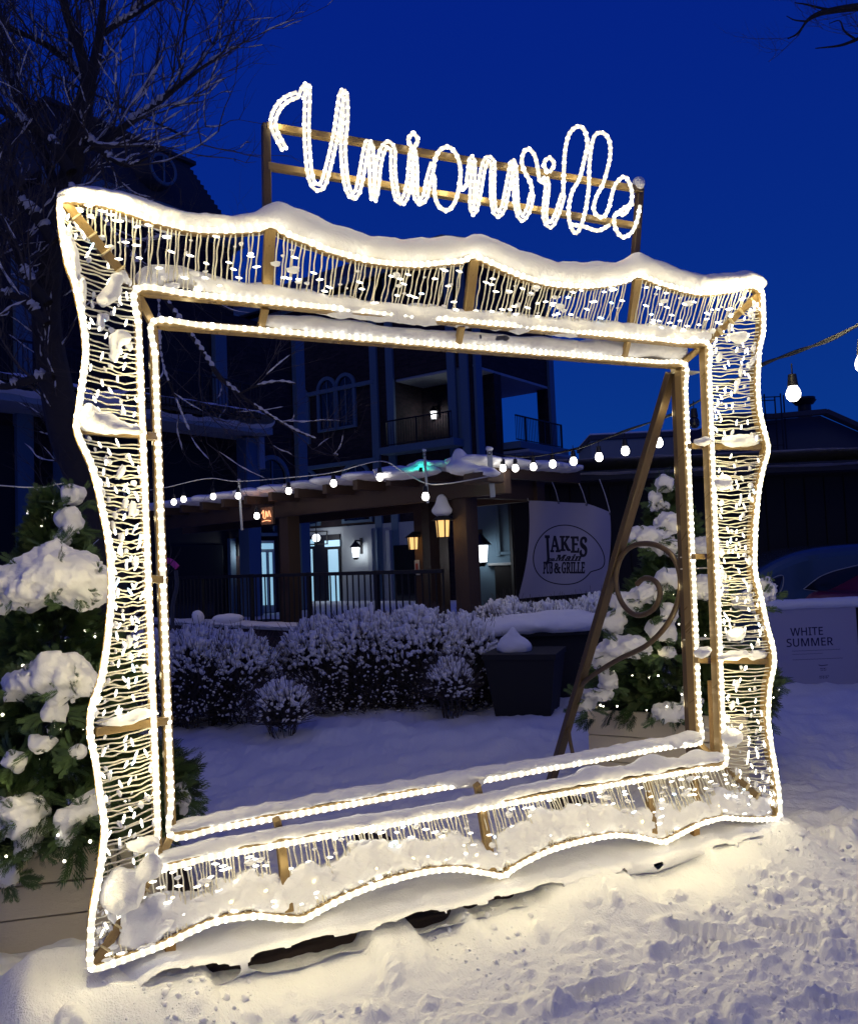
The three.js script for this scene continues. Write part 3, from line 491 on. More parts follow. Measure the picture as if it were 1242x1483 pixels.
function pottedEvergreen(c, turn, { boxW, boxH, boxD, height, radius, seed, boxLabel, treeLabel, sparkLabel, snow, garland }) {
  const r = rng(seed);
  const planter = thing('planter_box', boxLabel, 'planter', 'wooden planter boxes', [c.x, 0, c.z], turn);
  const rows = 3, ph = boxH / rows;
  for (let k = 0; k < rows; k++) for (const [w, x, z, a] of [[boxW, 0, boxD / 2, 0], [boxW, 0, -boxD / 2, 0], [boxD - 0.03, boxW / 2 - 0.012, 0, 1], [boxD - 0.03, -boxW / 2 + 0.012, 0, 1]]) {
    const g = new RoundedBoxGeometry(w, ph - 0.006, 0.022, 1, 0.003); if (a) g.rotateY(Math.PI / 2); g.translate(x, 0.02 + ph * (k + 0.5), z + (a ? 0 : (r() - 0.5) * 0.004)); mesh('plank', g, M.plank[Math.floor(r() * 3)], planter);
  }
  for (const sx of [-1, 1]) for (const sz of [-1, 1]) mesh('corner_post', rbox(0.04, boxH, 0.04, sx * (boxW / 2 - 0.035), 0.02 + boxH / 2, sz * (boxD / 2 - 0.035)), M.plank[0], planter);
  mesh('soil', rbox(boxW - 0.06, 0.04, boxD - 0.06, 0, boxH - 0.06, 0), M.black, planter);
  const tree = thing('potted_evergreen', treeLabel, 'evergreen', 'potted evergreens', [c.x, boxH, c.z], turn);
  mesh('trunk', taper([V3(0, -0.05, 0), V3(0.01, height * 0.4, 0), V3(0, height * 0.95, 0)], 0.035, 0.006, 7), M.bark, tree);
  const mats = [[], [], [], []], cols = [[], [], [], []], prof = (t) => radius * Math.pow(1.02 - t, 1.25) * (0.8 + 0.28 * Math.sin(t * 17)) + 0.02;
  const put = (p, dir, s) => { const k = Math.floor(r() * 4), q = lookQ(dir).multiply(new THREE.Quaternion().setFromAxisAngle(V3(0, 1, 0), r() * 6.28)); mats[k].push(trs(p, q, V3(s, s, s))); const b = 0.55 + 0.75 * r(); cols[k].push(lin(b * (0.85 + 0.4 * r()), b, b * (0.7 + 0.4 * r()))); };
  for (let i = 0; i < 3600; i++) {
    const t = Math.pow(r(), 1.5), a = r() * 6.28, R = prof(t) * (0.25 + 0.72 * Math.sqrt(r())), y = height * t * 0.95 + 0.07;
    put(V3(Math.cos(a) * R * 0.85, y, Math.sin(a) * R * 0.85), V3(Math.cos(a), 0.05 + 0.6 * t + 0.6 * (r() - 0.5) - 0.35 * (t > 0.12 ? 1 : 0) * (1 - t), Math.sin(a)), (0.09 + 0.09 * r()) * (1 - 0.5 * t));
  }
  for (let i = 0; i < garland; i++) { const a = r() * 6.28, x = clamp(Math.cos(a) * 1.3, -1, 1) * boxW / 2, z = clamp(Math.sin(a) * 1.3, -1, 1) * boxD / 2; put(V3(x * 0.97, 0.01 + 0.05 * r(), z * 0.97), V3(Math.cos(a), -0.5 - 0.6 * r(), Math.sin(a)), 0.09 + 0.08 * r()); }
  mats.forEach((m, k) => instanced('foliage', SPRAYS[k].clone(), M.needle, m, tree, 'stuff', cols[k]));
  const str = thing('fairy_lights', sparkLabel, 'fairy lights', 'fairy lights on the evergreens', [c.x, boxH, c.z], turn);
  for (let i = 0; i < 150; i++) {
    const t = Math.pow(r(), 1.3), a = r() * 6.28, R = prof(t) * 1.0 + 0.01; const s = 0.0042 + 0.0025 * r();
    const m = mesh('bulb', FB, M.fairy, str); m.position.set(Math.cos(a) * R, height * t, Math.sin(a) * R); m.scale.setScalar(s);
  }
  for (const [dx, y, dz] of [[0, height * 0.25, radius + 0.05], [0.2, height * 0.5, radius * 0.8]]) lamp(V3(dx, y, dz), WARM, 0.02, 2, str);
  return { planter, tree };
}
const FB = prep(new THREE.SphereGeometry(1, 7, 5));
let PAD_TREE = null;
function treeSnow(label, depthFor, list, seed, parentGroup) {  // pads of snow given as [px, py, depth, rx, ry, rz]
  const l = [], r = rng(seed);
  for (const [x, y, d, a, b, c] of list) { const p = at(x, y, d); l.push([p.x, p.y, p.z, a, b, c]); for (let i = 0; i < 7; i++) { const th = r() * 6.28; l.push([p.x + Math.cos(th) * a * 0.7, p.y - b * (0.15 + 0.6 * r()), p.z + Math.sin(th) * c * 0.7, a * (0.22 + 0.22 * r()), b * (0.35 + 0.3 * r()), c * (0.22 + 0.22 * r())]); } }
  const inv = PAD_TREE.matrixWorld.clone().invert(), ms = [[], []];
  for (const [x, y, d, a, b, c] of list) { const p = at(x, y, d); for (let i = 0; i < 16; i++) { const th = r() * 6.28, e = 0.75 + 0.3 * r(), up = r() < 0.25, q = V3(p.x + Math.cos(th) * a * e * (up ? 0.7 : 1), p.y + b * (up ? 0.45 : -0.55 - 0.5 * r()), p.z + Math.sin(th) * c * e * (up ? 0.7 : 1)), s = 0.04 + 0.05 * r(); ms[i % 2].push(inv.clone().multiply(trs(q, lookQ(V3(Math.cos(th), up ? 0.9 : -0.5 + 0.4 * r(), Math.sin(th))).multiply(new THREE.Quaternion().setFromAxisAngle(V3(0, 1, 0), r() * 6.28)), V3(s, s, s)))); } }
  ms.forEach((mm, k) => instanced('foliage', SPRAYS[k].clone(), M.needle, mm, PAD_TREE, 'stuff'));
  const m = mesh('snow_pad', blob(l, 0.009, { blend: 0.42, amp: 0.02, freq: 16, seed }), M.snow, scene); tag(m, label, 'snow', parentGroup, 'stuff'); return m;
}
{ // nearer one, cut by the picture's edge
  const c = at(82, 1100, 3.82); c.y = 0;
  PAD_TREE = pottedEvergreen(c, 0.22, { boxW: 0.92, boxH: 0.4, boxD: 0.7, height: 1.5, radius: 0.58, seed: 21, garland: 60, boxLabel: 'pale plank planter box at the near lower corner, holding the bigger-looking evergreen', treeLabel: 'snow-laden evergreen beside the near upright of the glowing frame', sparkLabel: 'tiny warm lights wound through the evergreen beside the frame\'s near upright' }).tree; PAD_TREE.updateMatrixWorld(true);
  const G = 'snow pads on the evergreens';
  treeSnow('huge rounded snow pad on the upper branches of the near evergreen', 0, [[75, 832, 3.45, 0.2, 0.085, 0.16], [30, 850, 3.5, 0.12, 0.08, 0.14], [120, 848, 3.5, 0.1, 0.07, 0.13], [75, 800, 3.55, 0.06, 0.05, 0.06], [112, 812, 3.55, 0.06, 0.04, 0.06]], 3, G);
  treeSnow('lumpy snow pad across the middle of the near evergreen', 0, [[80, 965, 3.38, 0.1, 0.06, 0.1], [110, 985, 3.4, 0.1, 0.055, 0.1], [50, 985, 3.42, 0.11, 0.045, 0.1], [80, 1015, 3.4, 0.04, 0.07, 0.05], [22, 995, 3.5, 0.05, 0.05, 0.06]], 5, G);
  treeSnow('snow clump on the lower front branches of the near evergreen', 0, [[30, 1175, 3.32, 0.1, 0.06, 0.09], [42, 1205, 3.32, 0.05, 0.07, 0.06], [5, 1180, 3.34, 0.08, 0.06, 0.08]], 8, G);
  treeSnow('drooping snow clump low beside the frame edge on the near evergreen', 0, [[118, 1170, 3.36, 0.08, 0.035, 0.08], [100, 1195, 3.34, 0.04, 0.06, 0.05], [140, 1160, 3.4, 0.05, 0.04, 0.05]], 12, G);
  treeSnow('knobbly snow on the topmost shoot of the near evergreen', 0, [[108, 716, 3.8, 0.05, 0.04, 0.05], [100, 752, 3.75, 0.055, 0.055, 0.05], [92, 775, 3.78, 0.03, 0.03, 0.03]], 15, G);
  treeSnow('snow on the evergreen tip showing inside the frame\'s lower near corner', 0, [[258, 1150, 3.75, 0.05, 0.05, 0.05], [60, 1075, 3.36, 0.045, 0.03, 0.04], [20, 1100, 3.36, 0.04, 0.035, 0.04], [112, 1085, 3.36, 0.03, 0.02, 0.03], [8, 1260, 3.34, 0.05, 0.05, 0.04]], 18, G);
}
{ // farther one, seen through the frame
  const c = at(985, 1000, 5.75); c.y = 0;
  PAD_TREE = pottedEvergreen(c, -0.52, { boxW: 1.0, boxH: 0.5, boxD: 0.95, height: 1.52, radius: 0.62, seed: 42, garland: 60, boxLabel: 'pale plank planter box standing behind the frame\'s far lower corner', treeLabel: 'evergreen in snow seen through the frame behind the scrollwork', sparkLabel: 'tiny warm lights wound through the evergreen behind the scrollwork' }).tree; PAD_TREE.updateMatrixWorld(true);
  const G = 'snow pads on the evergreens';
  treeSnow('snow knob on the tip of the evergreen behind the scrollwork', 0, [[962, 698, 5.7, 0.055, 0.05, 0.05], [948, 720, 5.68, 0.04, 0.055, 0.05], [960, 732, 5.7, 0.03, 0.03, 0.03]], 31, G);
  treeSnow('wide snow cushion below the tip of the evergreen behind the scrollwork', 0, [[935, 775, 5.5, 0.12, 0.055, 0.12], [970, 755, 5.55, 0.08, 0.06, 0.09], [965, 790, 5.5, 0.1, 0.05, 0.1], [1020, 790, 5.6, 0.1, 0.06, 0.1]], 33, G);
  treeSnow('snow sloping across the middle of the evergreen behind the scrollwork', 0, [[905, 870, 5.35, 0.09, 0.06, 0.09], [935, 855, 5.3, 0.09, 0.05, 0.09], [968, 835, 5.3, 0.09, 0.06, 0.09], [890, 900, 5.35, 0.07, 0.06, 0.08], [1020, 850, 5.45, 0.12, 0.08, 0.1]], 36, G);
  treeSnow('plump snow pad at the lower side of the evergreen behind the scrollwork', 0, [[905, 935, 5.2, 0.13, 0.06, 0.12], [870, 950, 5.25, 0.07, 0.06, 0.08], [880, 985, 5.25, 0.05, 0.06, 0.06], [955, 910, 5.25, 0.08, 0.06, 0.07]], 39, G);
  treeSnow('scattered snow lumps on the skirt of the evergreen behind the scrollwork', 0, [[845, 1015, 5.3, 0.06, 0.05, 0.06], [860, 1005, 5.25, 0.09, 0.03, 0.06], [970, 1030, 5.2, 0.1, 0.05, 0.08], [1000, 1010, 5.2, 0.06, 0.06, 0.06], [968, 885, 5.2, 0.05, 0.05, 0.05], [965, 945, 5.2, 0.04, 0.03, 0.04], [1085, 870, 5.35, 0.1, 0.06, 0.09], [1108, 850, 5.4, 0.07, 0.06, 0.07]], 44, G);
}

// ---------------------------------------------------------------- hedges and shrubs under snow
const LUMPS = [1, 2, 3].map((k) => lump(k, 1, 0.55));
const TWIG = (() => { const g = taper([V3(0, 0, 0), V3(0.05, 0.5, 0.02), V3(-0.02, 1, 0)], 0.03, 0.01, 3, 1); return g; })();
function hedge(name, label, group, ell, seed, nTwig, nSnow, sMin = 0.014, sMax = 0.07) { // ell: list of [x, y, z, rx, ry, rz] volumes, standing on the ground
  const r = rng(seed), o = thing(name, label, name === 'hedge' ? 'hedge' : 'shrub', group);
  const vol = ell.map((e) => Math.cbrt(e[3] * e[4] * e[5])), tot = vol.reduce((a, b) => a + b, 0), pick = () => { let t = r() * tot; for (let i = 0; i < ell.length; i++) if ((t -= vol[i]) < 0) return ell[i]; return ell[0]; };
  const inside = (p, k) => ell.some((e) => ((p.x - e[0]) / e[3]) ** 2 + ((p.y - e[1]) / e[4]) ** 2 + ((p.z - e[2]) / e[5]) ** 2 < k);
  const tw = []; 
  for (let i = 0; i < nTwig; i++) {
    const e = pick(), a = r() * 6.28, ph = Math.acos(1 - 1.7 * r()), q = 0.45 + 0.55 * Math.sqrt(r());
    const n = V3(Math.sin(ph) * Math.cos(a), Math.cos(ph), Math.sin(ph) * Math.sin(a)), p = V3(e[0] + n.x * e[3] * q, e[1] + n.y * e[4] * q, e[2] + n.z * e[5] * q); if (p.y < 0.04) p.y = 0.04 + 0.1 * r();
    const d = n.clone().add(V3((r() - 0.5) * 0.9, 0.5 + 0.5 * r(), (r() - 0.5) * 0.9)), L = 0.12 + 0.26 * r(); tw.push(trs(p.addScaledVector(d.clone().normalize(), -L * 0.5), lookQ(d), V3(L * 0.5, L, L * 0.5)));
  }
  for (const e of ell) for (let i = 0; i < 26; i++) { const a = r() * 6.28, b = V3(e[0] + Math.cos(a) * e[3] * 0.3, 0, e[2] + Math.sin(a) * e[5] * 0.3), t = V3(e[0] + Math.cos(a + r()) * e[3] * 0.8, e[1] + e[4] * (r() - 0.2), e[2] + Math.sin(a) * e[5] * 0.8).sub(b); tw.push(trs(b, lookQ(t), V3(t.length() * 0.4, t.length(), t.length() * 0.4))); }
  instanced('twig', TWIG.clone(), M.twig, tw, o, 'stuff');
  const sn = [[], [], []];
  for (let i = 0; i < nSnow; i++) {
    const e = pick(), a = r() * 6.28, u = r(), ph = Math.acos(1 - 1.55 * Math.pow(u, 1.35)), q = 0.86 + 0.18 * r();
    const n = V3(Math.sin(ph) * Math.cos(a), Math.cos(ph), Math.sin(ph) * Math.sin(a)), p = V3(e[0] + n.x * e[3] * q, e[1] + n.y * e[4] * q, e[2] + n.z * e[5] * q);
    if (p.y < 0.08 || inside(p, 0.7) || (n.y < 0.35 && r() < 0.45)) continue;
    const up = clamp(n.y, 0, 1), s = lerp(sMin, sMax, r() * (0.25 + 0.75 * up)) * (0.6 + 0.4 * up + 0.2 * r()); const thin = r() < 0.5; sn[i % 3].push(trs(p, lookQ(thin ? n.clone().add(V3((r() - 0.5) * 1.6, 0.5 * (r() - 0.2), (r() - 0.5) * 1.6)) : V3((r() - 0.5) * 1.5, 1, (r() - 0.5) * 1.5)), thin ? V3(s * 0.4, s * (0.8 + 0.6 * r()), s * 0.45) : V3(s * (0.4 + 0.5 * r()), s * (0.4 + 0.3 * r()), s * (0.4 + 0.5 * r()))));
  }
  sn.forEach((m, k) => instanced('snow', LUMPS[k].clone(), M.flake, m, o, 'stuff'));
  return o;
}
{
  const E = (px, py, d, rx, ry, rz) => { const p = at(px, py, d); return [p.x, p.y, p.z, rx, ry, rz]; };
  hedge('hedge', 'snow-covered hedge at the end next to the frame\'s near upright', 'snowy hedges behind the frame', [E(285, 990, 7.9, 0.42, 0.5, 0.45), E(345, 992, 8.0, 0.42, 0.47, 0.45), E(225, 995, 8.0, 0.5, 0.5, 0.45)], 3, 5200, 5600);
  hedge('hedge', 'broad clipped hedge under snow in the middle of the frame opening', 'snowy hedges behind the frame', [E(465, 982, 8.5, 0.5, 0.56, 0.5), E(530, 978, 8.5, 0.55, 0.62, 0.5), E(605, 974, 8.5, 0.55, 0.62, 0.5), E(670, 978, 8.6, 0.5, 0.58, 0.5), E(720, 982, 8.8, 0.4, 0.54, 0.5)], 4, 9000, 10500);
  hedge('hedge', 'low snowy hedge behind the black planter and bar table', 'snowy hedges behind the frame', [E(735, 925, 9.7, 0.5, 0.42, 0.45), E(800, 925, 9.7, 0.5, 0.4, 0.45), E(860, 920, 9.7, 0.5, 0.42, 0.45), E(920, 925, 9.7, 0.5, 0.4, 0.4)], 6, 3600, 5200);
  hedge('round_shrub', 'small round shrub with a snow hat in front of the hedge gap', 'round shrubs', [E(408, 1025, 7.3, 0.24, 0.2, 0.24)], 9, 700, 520, 0.02, 0.07);
  hedge('round_shrub', 'small round shrub with a snow hat near the black planter', 'round shrubs', [E(652, 990, 7.9, 0.22, 0.2, 0.22)], 10, 600, 420, 0.02, 0.07);
}
{ // black planter with a mound of snow, and the bar table behind it
  const p = onGround(768, 1040, 0.05), pl = thing('tapered_planter', 'black tapered planter heaped with a small mound of snow', 'planter', null, [p.x, 0, p.z - 0.2], -0.3);
  const sh = (w0, w1, h, y) => { const g = new THREE.CylinderGeometry(w1 * 0.7071, w0 * 0.7071, h, 4, 1); g.rotateY(Math.PI / 4); return g.translate(0, y + h / 2, 0).toNonIndexed(); };
  const body = sh(0.5, 0.66, 0.6, 0.02); body.computeVertexNormals(); mesh('body', body, M.black, pl); const rim = sh(0.68, 0.68, 0.05, 0.6); rim.computeVertexNormals(); mesh('rim', rim, M.black, pl);
  const q = at(745, 938, 8.0); tag(mesh('snow_mound', blob([[q.x, q.y, q.z, 0.16, 0.09, 0.16], [q.x - 0.02, q.y + 0.07, q.z, 0.08, 0.06, 0.08], [q.x - 0.01, q.y + 0.13, q.z, 0.03, 0.05, 0.03]], 0.015, { amp: 0.01, freq: 9 }), M.snow, scene), 'peaked mound of snow on the black tapered planter', 'snow', null, 'stuff');
  const b = at(800, 915, 8.7), bt = thing('bar_table', 'dark bar table with a thick snow layer on its top', 'table', null, [b.x, 0, b.z], 0.02);
  mesh('table_top', rbox(1.45, 0.04, 0.5, 0, b.y - 0.0, 0), M.black, bt); for (const x of [-0.55, 0.6]) for (const z of [-0.18, 0.18]) mesh('leg', rbox(0.05, b.y, 0.05, x, b.y / 2, z), M.iron, bt); mesh('panel', rbox(1.3, b.y - 0.03, 0.03, 0.05, b.y / 2, 0.16), M.black, bt); mesh('panel', rbox(0.03, b.y - 0.03, 0.34, -0.6, b.y / 2, -0.02), M.black, bt);
  const sl = []; for (let i = 0; i <= 40; i++) { const x = lerp(-0.7, 0.7, i / 40), g = Math.abs(x + 0.17) < 0.02 ? 0.3 : 1; for (const z of [-0.16, 0, 0.16]) sl.push([b.x + x, b.y + 0.07 + 0.02 * nz(x * 4, z, 3), b.z + z, 0.05, 0.055 * g, 0.1]); }
  for (const [x, h] of [[-0.35, 0.1], [0.05, 0.12], [0.2, 0.13], [-0.1, 0.1]]) sl.push([b.x + x, b.y + h + 0.02, b.z - 0.12, 0.2, 0.06, 0.1]);
  tag(mesh('table_snow', blob(sl, 0.018, { blend: 0.4, amp: 0.01, freq: 6 }), M.snow, scene), 'thick split slab of snow on the dark bar table', 'snow', null, 'stuff');
}

// ---------------------------------------------------------------- the hotel across the yard: main block
const quadGeo = (a, b, c, d) => { const g = new THREE.BufferGeometry(); g.setAttribute('position', new THREE.Float32BufferAttribute([a, b, c, d].flatMap((p) => p.toArray()), 3)); g.setAttribute('uv', new THREE.Float32BufferAttribute([0, 0, a.distanceTo(b), 0, a.distanceTo(b), b.distanceTo(c), 0, b.distanceTo(c)], 2)); g.setIndex([0, 1, 2, 0, 2, 3]); g.computeVertexNormals(); return g; };
function uvBox(w, h, d, x, y, z) { const g = new THREE.BoxGeometry(w, h, d), p = g.attributes.position, n = g.attributes.normal, u = g.attributes.uv; for (let i = 0; i < p.count; i++) { const a = Math.abs(n.getX(i)) > 0.5 ? p.getZ(i) : p.getX(i), b = Math.abs(n.getY(i)) > 0.5 ? p.getZ(i) : p.getY(i); u.setXY(i, a, b); } return g.translate(x, y, z); }
function railing(parent, x0, x1, y, z, h = 1.0, along = 'x', gap = 0.12) {   // top rail, foot rail and balusters
  const L = x1 - x0, mid = (x0 + x1) / 2, R = (w, hh, d, a, b, c) => along === 'x' ? rbox(w, hh, d, a, b, c, 0.006) : rbox(d, hh, w, c, b, a, 0.006);
  const rail = mesh('railing', [R(L, 0.05, 0.06, mid, y + h, z), R(L, 0.035, 0.04, mid, y + 0.1, z)], M.iron, parent);
  const n = Math.floor(L / gap); for (let i = 0; i <= n; i++) { const q = x0 + L * i / n, big = i % 12 === 0; const g = R(big ? 0.06 : 0.02, h - (big ? 0 : 0.08), big ? 0.06 : 0.02, q, y + h / 2 + (big ? 0.03 : 0.02), z); mesh('baluster', g, M.iron, rail); }
  return rail;
}
function arch(parent, x, y, z, w, h, mat = M.trim) {            // arched window: surround, glass and a mullion
  const s = new THREE.Shape(); s.moveTo(-w / 2, 0); s.lineTo(-w / 2, h - w / 2); s.absarc(0, h - w / 2, w / 2, Math.PI, 0, true); s.lineTo(w / 2, 0); s.lineTo(-w / 2, 0);
  const o = new THREE.Shape(), e = 0.14; o.moveTo(-w / 2 - e, -0.1); o.lineTo(-w / 2 - e, h - w / 2); o.absarc(0, h - w / 2, w / 2 + e, Math.PI, 0, true); o.lineTo(w / 2 + e, -0.1); o.lineTo(-w / 2 - e, -0.1); o.holes.push(new THREE.Path(s.getPoints(10)));
  const win = mesh('window', new THREE.ShapeGeometry(s, 10).translate(x, y, z + 0.03), M.glass, parent);
  mesh('surround', new THREE.ExtrudeGeometry(o, { depth: 0.1, bevelEnabled: false, curveSegments: 10 }).translate(x, y, z + 0.012), mat, win); mesh('mullion', rbox(0.05, h - 0.1, 0.04, x, y + h / 2, z + 0.05), mat, win);
}
function sconce(name, label, p, power, up = false) {            // small wall lantern: bracket, cage and glowing glass
  const o = thing(name, label, 'wall lamp', 'wall lamps on the hotel', p.toArray());
  mesh('glass', new THREE.CylinderGeometry(0.12, 0.09, 0.3, 8), M.lampGlass, o); mesh('cap', new THREE.ConeGeometry(0.19, 0.22, 8).translate(0, 0.27, 0), M.iron, o); mesh('base', new THREE.CylinderGeometry(0.1, 0.05, 0.08, 8).translate(0, -0.19, 0), M.iron, o);
  mesh('bracket', [rbox(0.05, 0.05, 0.3, 0, 0.36, -0.14), rbox(0.1, 0.5, 0.04, 0, 0.2, -0.28)], M.iron, o); lamp(V3(0, 0, 0), lin(0.9, 0.95, 1), power, 5, o); return o;
}
const HB = at(690, 700, 30); HB.y = 0;
const hotel = thing('hotel', 'dark brick hotel block with corner balconies behind the hedges', 'building', 'hotel buildings', HB.toArray(), -36 * Math.PI / 180);
const hotelWorld = (x, y, z) => V3(x, y, z).applyAxisAngle(V3(0, 1, 0), -36 * Math.PI / 180).add(HB);
{
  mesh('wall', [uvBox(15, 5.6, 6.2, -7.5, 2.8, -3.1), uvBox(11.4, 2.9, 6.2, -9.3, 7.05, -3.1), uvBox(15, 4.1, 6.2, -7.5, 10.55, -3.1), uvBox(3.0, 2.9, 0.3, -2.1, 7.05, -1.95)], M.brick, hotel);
  for (const x of [-0.2, -0.75, -3.6, -4.4]) mesh('pilaster', rbox(0.34, 12.4, 0.12, x - 0.1, 6.3, 0.05), M.trim, hotel);
  for (const z of [-0.3, -5.95]) mesh('pilaster', rbox(0.12, 12.4, 0.42, 0.05, 6.3, z), M.trim, hotel);
  for (const [x, z] of [[-0.25, -0.25], [-0.25, -1.75], [-0.25, -5.95], [-2.95, -5.95], [-0.5, -0.3]]) mesh('column', rbox(0.5, 2.9, 0.5, x, 7.05, z, 0.01), x < -0.4 && x > -1 ? M.trim : M.brick, hotel);
  mesh('balcony_slab', rbox(3.4, 0.26, 0.9, -2.1, 5.68, 0.3), M.trim, hotel); mesh('balcony_slab', rbox(0.9, 0.26, 3.9, 0.3, 5.68, -3.9), M.trim, hotel);
  railing(hotel, -3.6, -0.6, 5.8, 0.55); railing(hotel, -5.7, -2.0, 5.8, 0.55, 1.0, 'z'); railing(hotel, -5.7, -2.0, 5.8, -2.6, 1.0, 'z', 0.2);
  mesh('ceiling', rbox(3.5, 0.1, 6.0, -1.75, 8.44, -3.05), M.cream, hotel);
  mesh('canopy', rbox(1.2, 0.1, 3.9, 0.5, 5.42, -3.9), M.cream, hotel); mesh('bracket', rbox(0.7, 0.5, 0.1, 0.35, 5.15, -2.1), M.cream, hotel); mesh('bracket', rbox(0.7, 0.5, 0.1, 0.35, 5.15, -5.6), M.cream, hotel);
  { const w = mesh('balcony_door', rbox(1.5, 2.1, 0.06, -1.6, 6.85, -1.77), M.iron, hotel); for (const [x, y, a, b] of [[-1.95, 7.6, 0.55, 0.4], [-1.25, 7.6, 0.55, 0.4], [-1.95, 6.7, 0.55, 1.1], [-1.25, 6.7, 0.55, 1.1]]) mesh('pane', rbox(a, b, 0.03, x, y, -1.735), M.litRoom, w); }
  for (const [x, y, w, h] of [[-6.0, 7.0, 0.8, 2.0], [-7.0, 7.0, 0.8, 2.0], [-5.6, 3.2, 1.3, 2.2], [-8.4, 3.2, 1.3, 2.2], [-8.6, 6.6, 0.9, 2.2]]) arch(hotel, x, y, 0, w, h, M.trim);
  for (const y of [5.5, 8.55, 12.3]) mesh('string_course', rbox(10.6, 0.16, 0.12, -9.8, y, 0.07), M.trim, hotel);
  const e = 0.9, A = V3(-15.5, 12.6, e), B = V3(e, 12.6, e), C = V3(e, 12.6, -6.2 - e), D = V3(-15.5, 12.6, -6.2 - e), P = V3(-3.2, 15.0, -3.1), P2 = V3(-15.5, 15.0, -3.1);
  mesh('roof', [quadGeo(A, B, P, P2), quadGeo(B, C, P, P), quadGeo(C, D, P2, P), quadGeo(D, A, P2, P2), quadGeo(A, D, C, B)], M.roof, hotel); mesh('eave', [rbox(16.2, 0.3, 0.1, -7.3, 12.5, e - 0.04), rbox(0.1, 0.3, 8, e - 0.04, 12.5, -3.1)], M.trim, hotel);
  // ground floor: lit entrance, windows, pale piers
  const G = (px, py, z = 0.1) => { const d = rayDir(px, py), n = V3(0, 0, 1).applyAxisAngle(V3(0, 1, 0), -36 * Math.PI / 180), p0 = hotelWorld(0, 0, z), t = p0.clone().sub(camera.position).dot(n) / d.dot(n); const p = d.multiplyScalar(t).add(camera.position).sub(HB).applyAxisAngle(V3(0, 1, 0), 36 * Math.PI / 180); return p; };
  const panel = (name, x0, y0, x1, y1, mat, z = 0.1, th = 0.08, par = hotel) => { const a = G(x0, y0, z), b = G(x1, y1, z); return mesh(name, rbox(Math.abs(b.x - a.x), Math.abs(a.y - b.y), th, (a.x + b.x) / 2, (a.y + b.y) / 2, z, 0.01), mat, par); };
  panel('porch_wall', 418, 768, 640, 900, M.cream, 0.06, 0.06);
  panel('entrance', 424, 778, 496, 886, M.iron, 0.13);
  for (const [a, b, c, d, m] of [[427, 799, 431, 880, M.lampGlass], [437, 796, 455, 882, M.litDoor], [475, 796, 492, 880, M.litDoor], [427, 783, 455, 791, M.litDoor], [470, 783, 492, 791, M.litDoor]]) panel('door_pane', a, b, c, d, m, 0.18, 0.03);
  panel('pier', 533, 766, 544, 890, M.cream, 0.16, 0.16); panel('pier', 560, 768, 570, 890, M.cream, 0.16, 0.16); panel('pier', 544, 766, 551, 890, M.trim, 0.2, 0.1);
  panel('dark_window', 570, 790, 610, 890, M.glass, 0.12, 0.05); panel('dark_window', 615, 786, 652, 890, M.glass, 0.12, 0.05);
  for (const [n, x, y, z, p] of [['by the lit entrance, toward the banner', 515, 800, 0.45, 1.3]]) { const q = G(x, y, z), w = hotelWorld(q.x, q.y, z); const s = sconce('wall_lamp', 'white glowing wall lantern, ' + n, w, p); s.rotation.y = -36 * Math.PI / 180; s.scale.setScalar(1.25); }
  { const q = hotelWorld(-2.75, 7.15, -1.4), s = sconce('wall_lamp', 'glowing wall lantern on the upper corner balcony', q, 0.9); s.rotation.y = -36 * Math.PI / 180; }
  { const q = G(458, 779, 1.0), w = hotelWorld(q.x, q.y, 1.0), o = thing('hanging_lantern', 'glass box lantern hanging over the lit hotel entrance', 'lantern', null, w.toArray(), -36 * Math.PI / 180);
    mesh('bulb', new THREE.SphereGeometry(0.16, 10, 8), M.lampGlass, o); const f = []; for (const sx of [-1, 1]) for (const sz of [-1, 1]) f.push(rbox(0.04, 0.5, 0.04, sx * 0.3, 0, sz * 0.3)); for (const sy of [-1, 1]) for (const k of [-1, 1]) f.push(rbox(0.64, 0.04, 0.04, 0, sy * 0.25, k * 0.3), rbox(0.04, 0.04, 0.64, k * 0.3, sy * 0.25, 0)); mesh('cage', f, M.iron, o); mesh('chain', rbox(0.03, 0.9, 0.03, 0, 0.7, 0), M.iron, o); lamp(V3(0, 0, 0), lin(0.95, 0.97, 1), 2.2, 8, o); }
  const step = (h, n) => { const q = G(440, 872, 0.3); return q; };
}
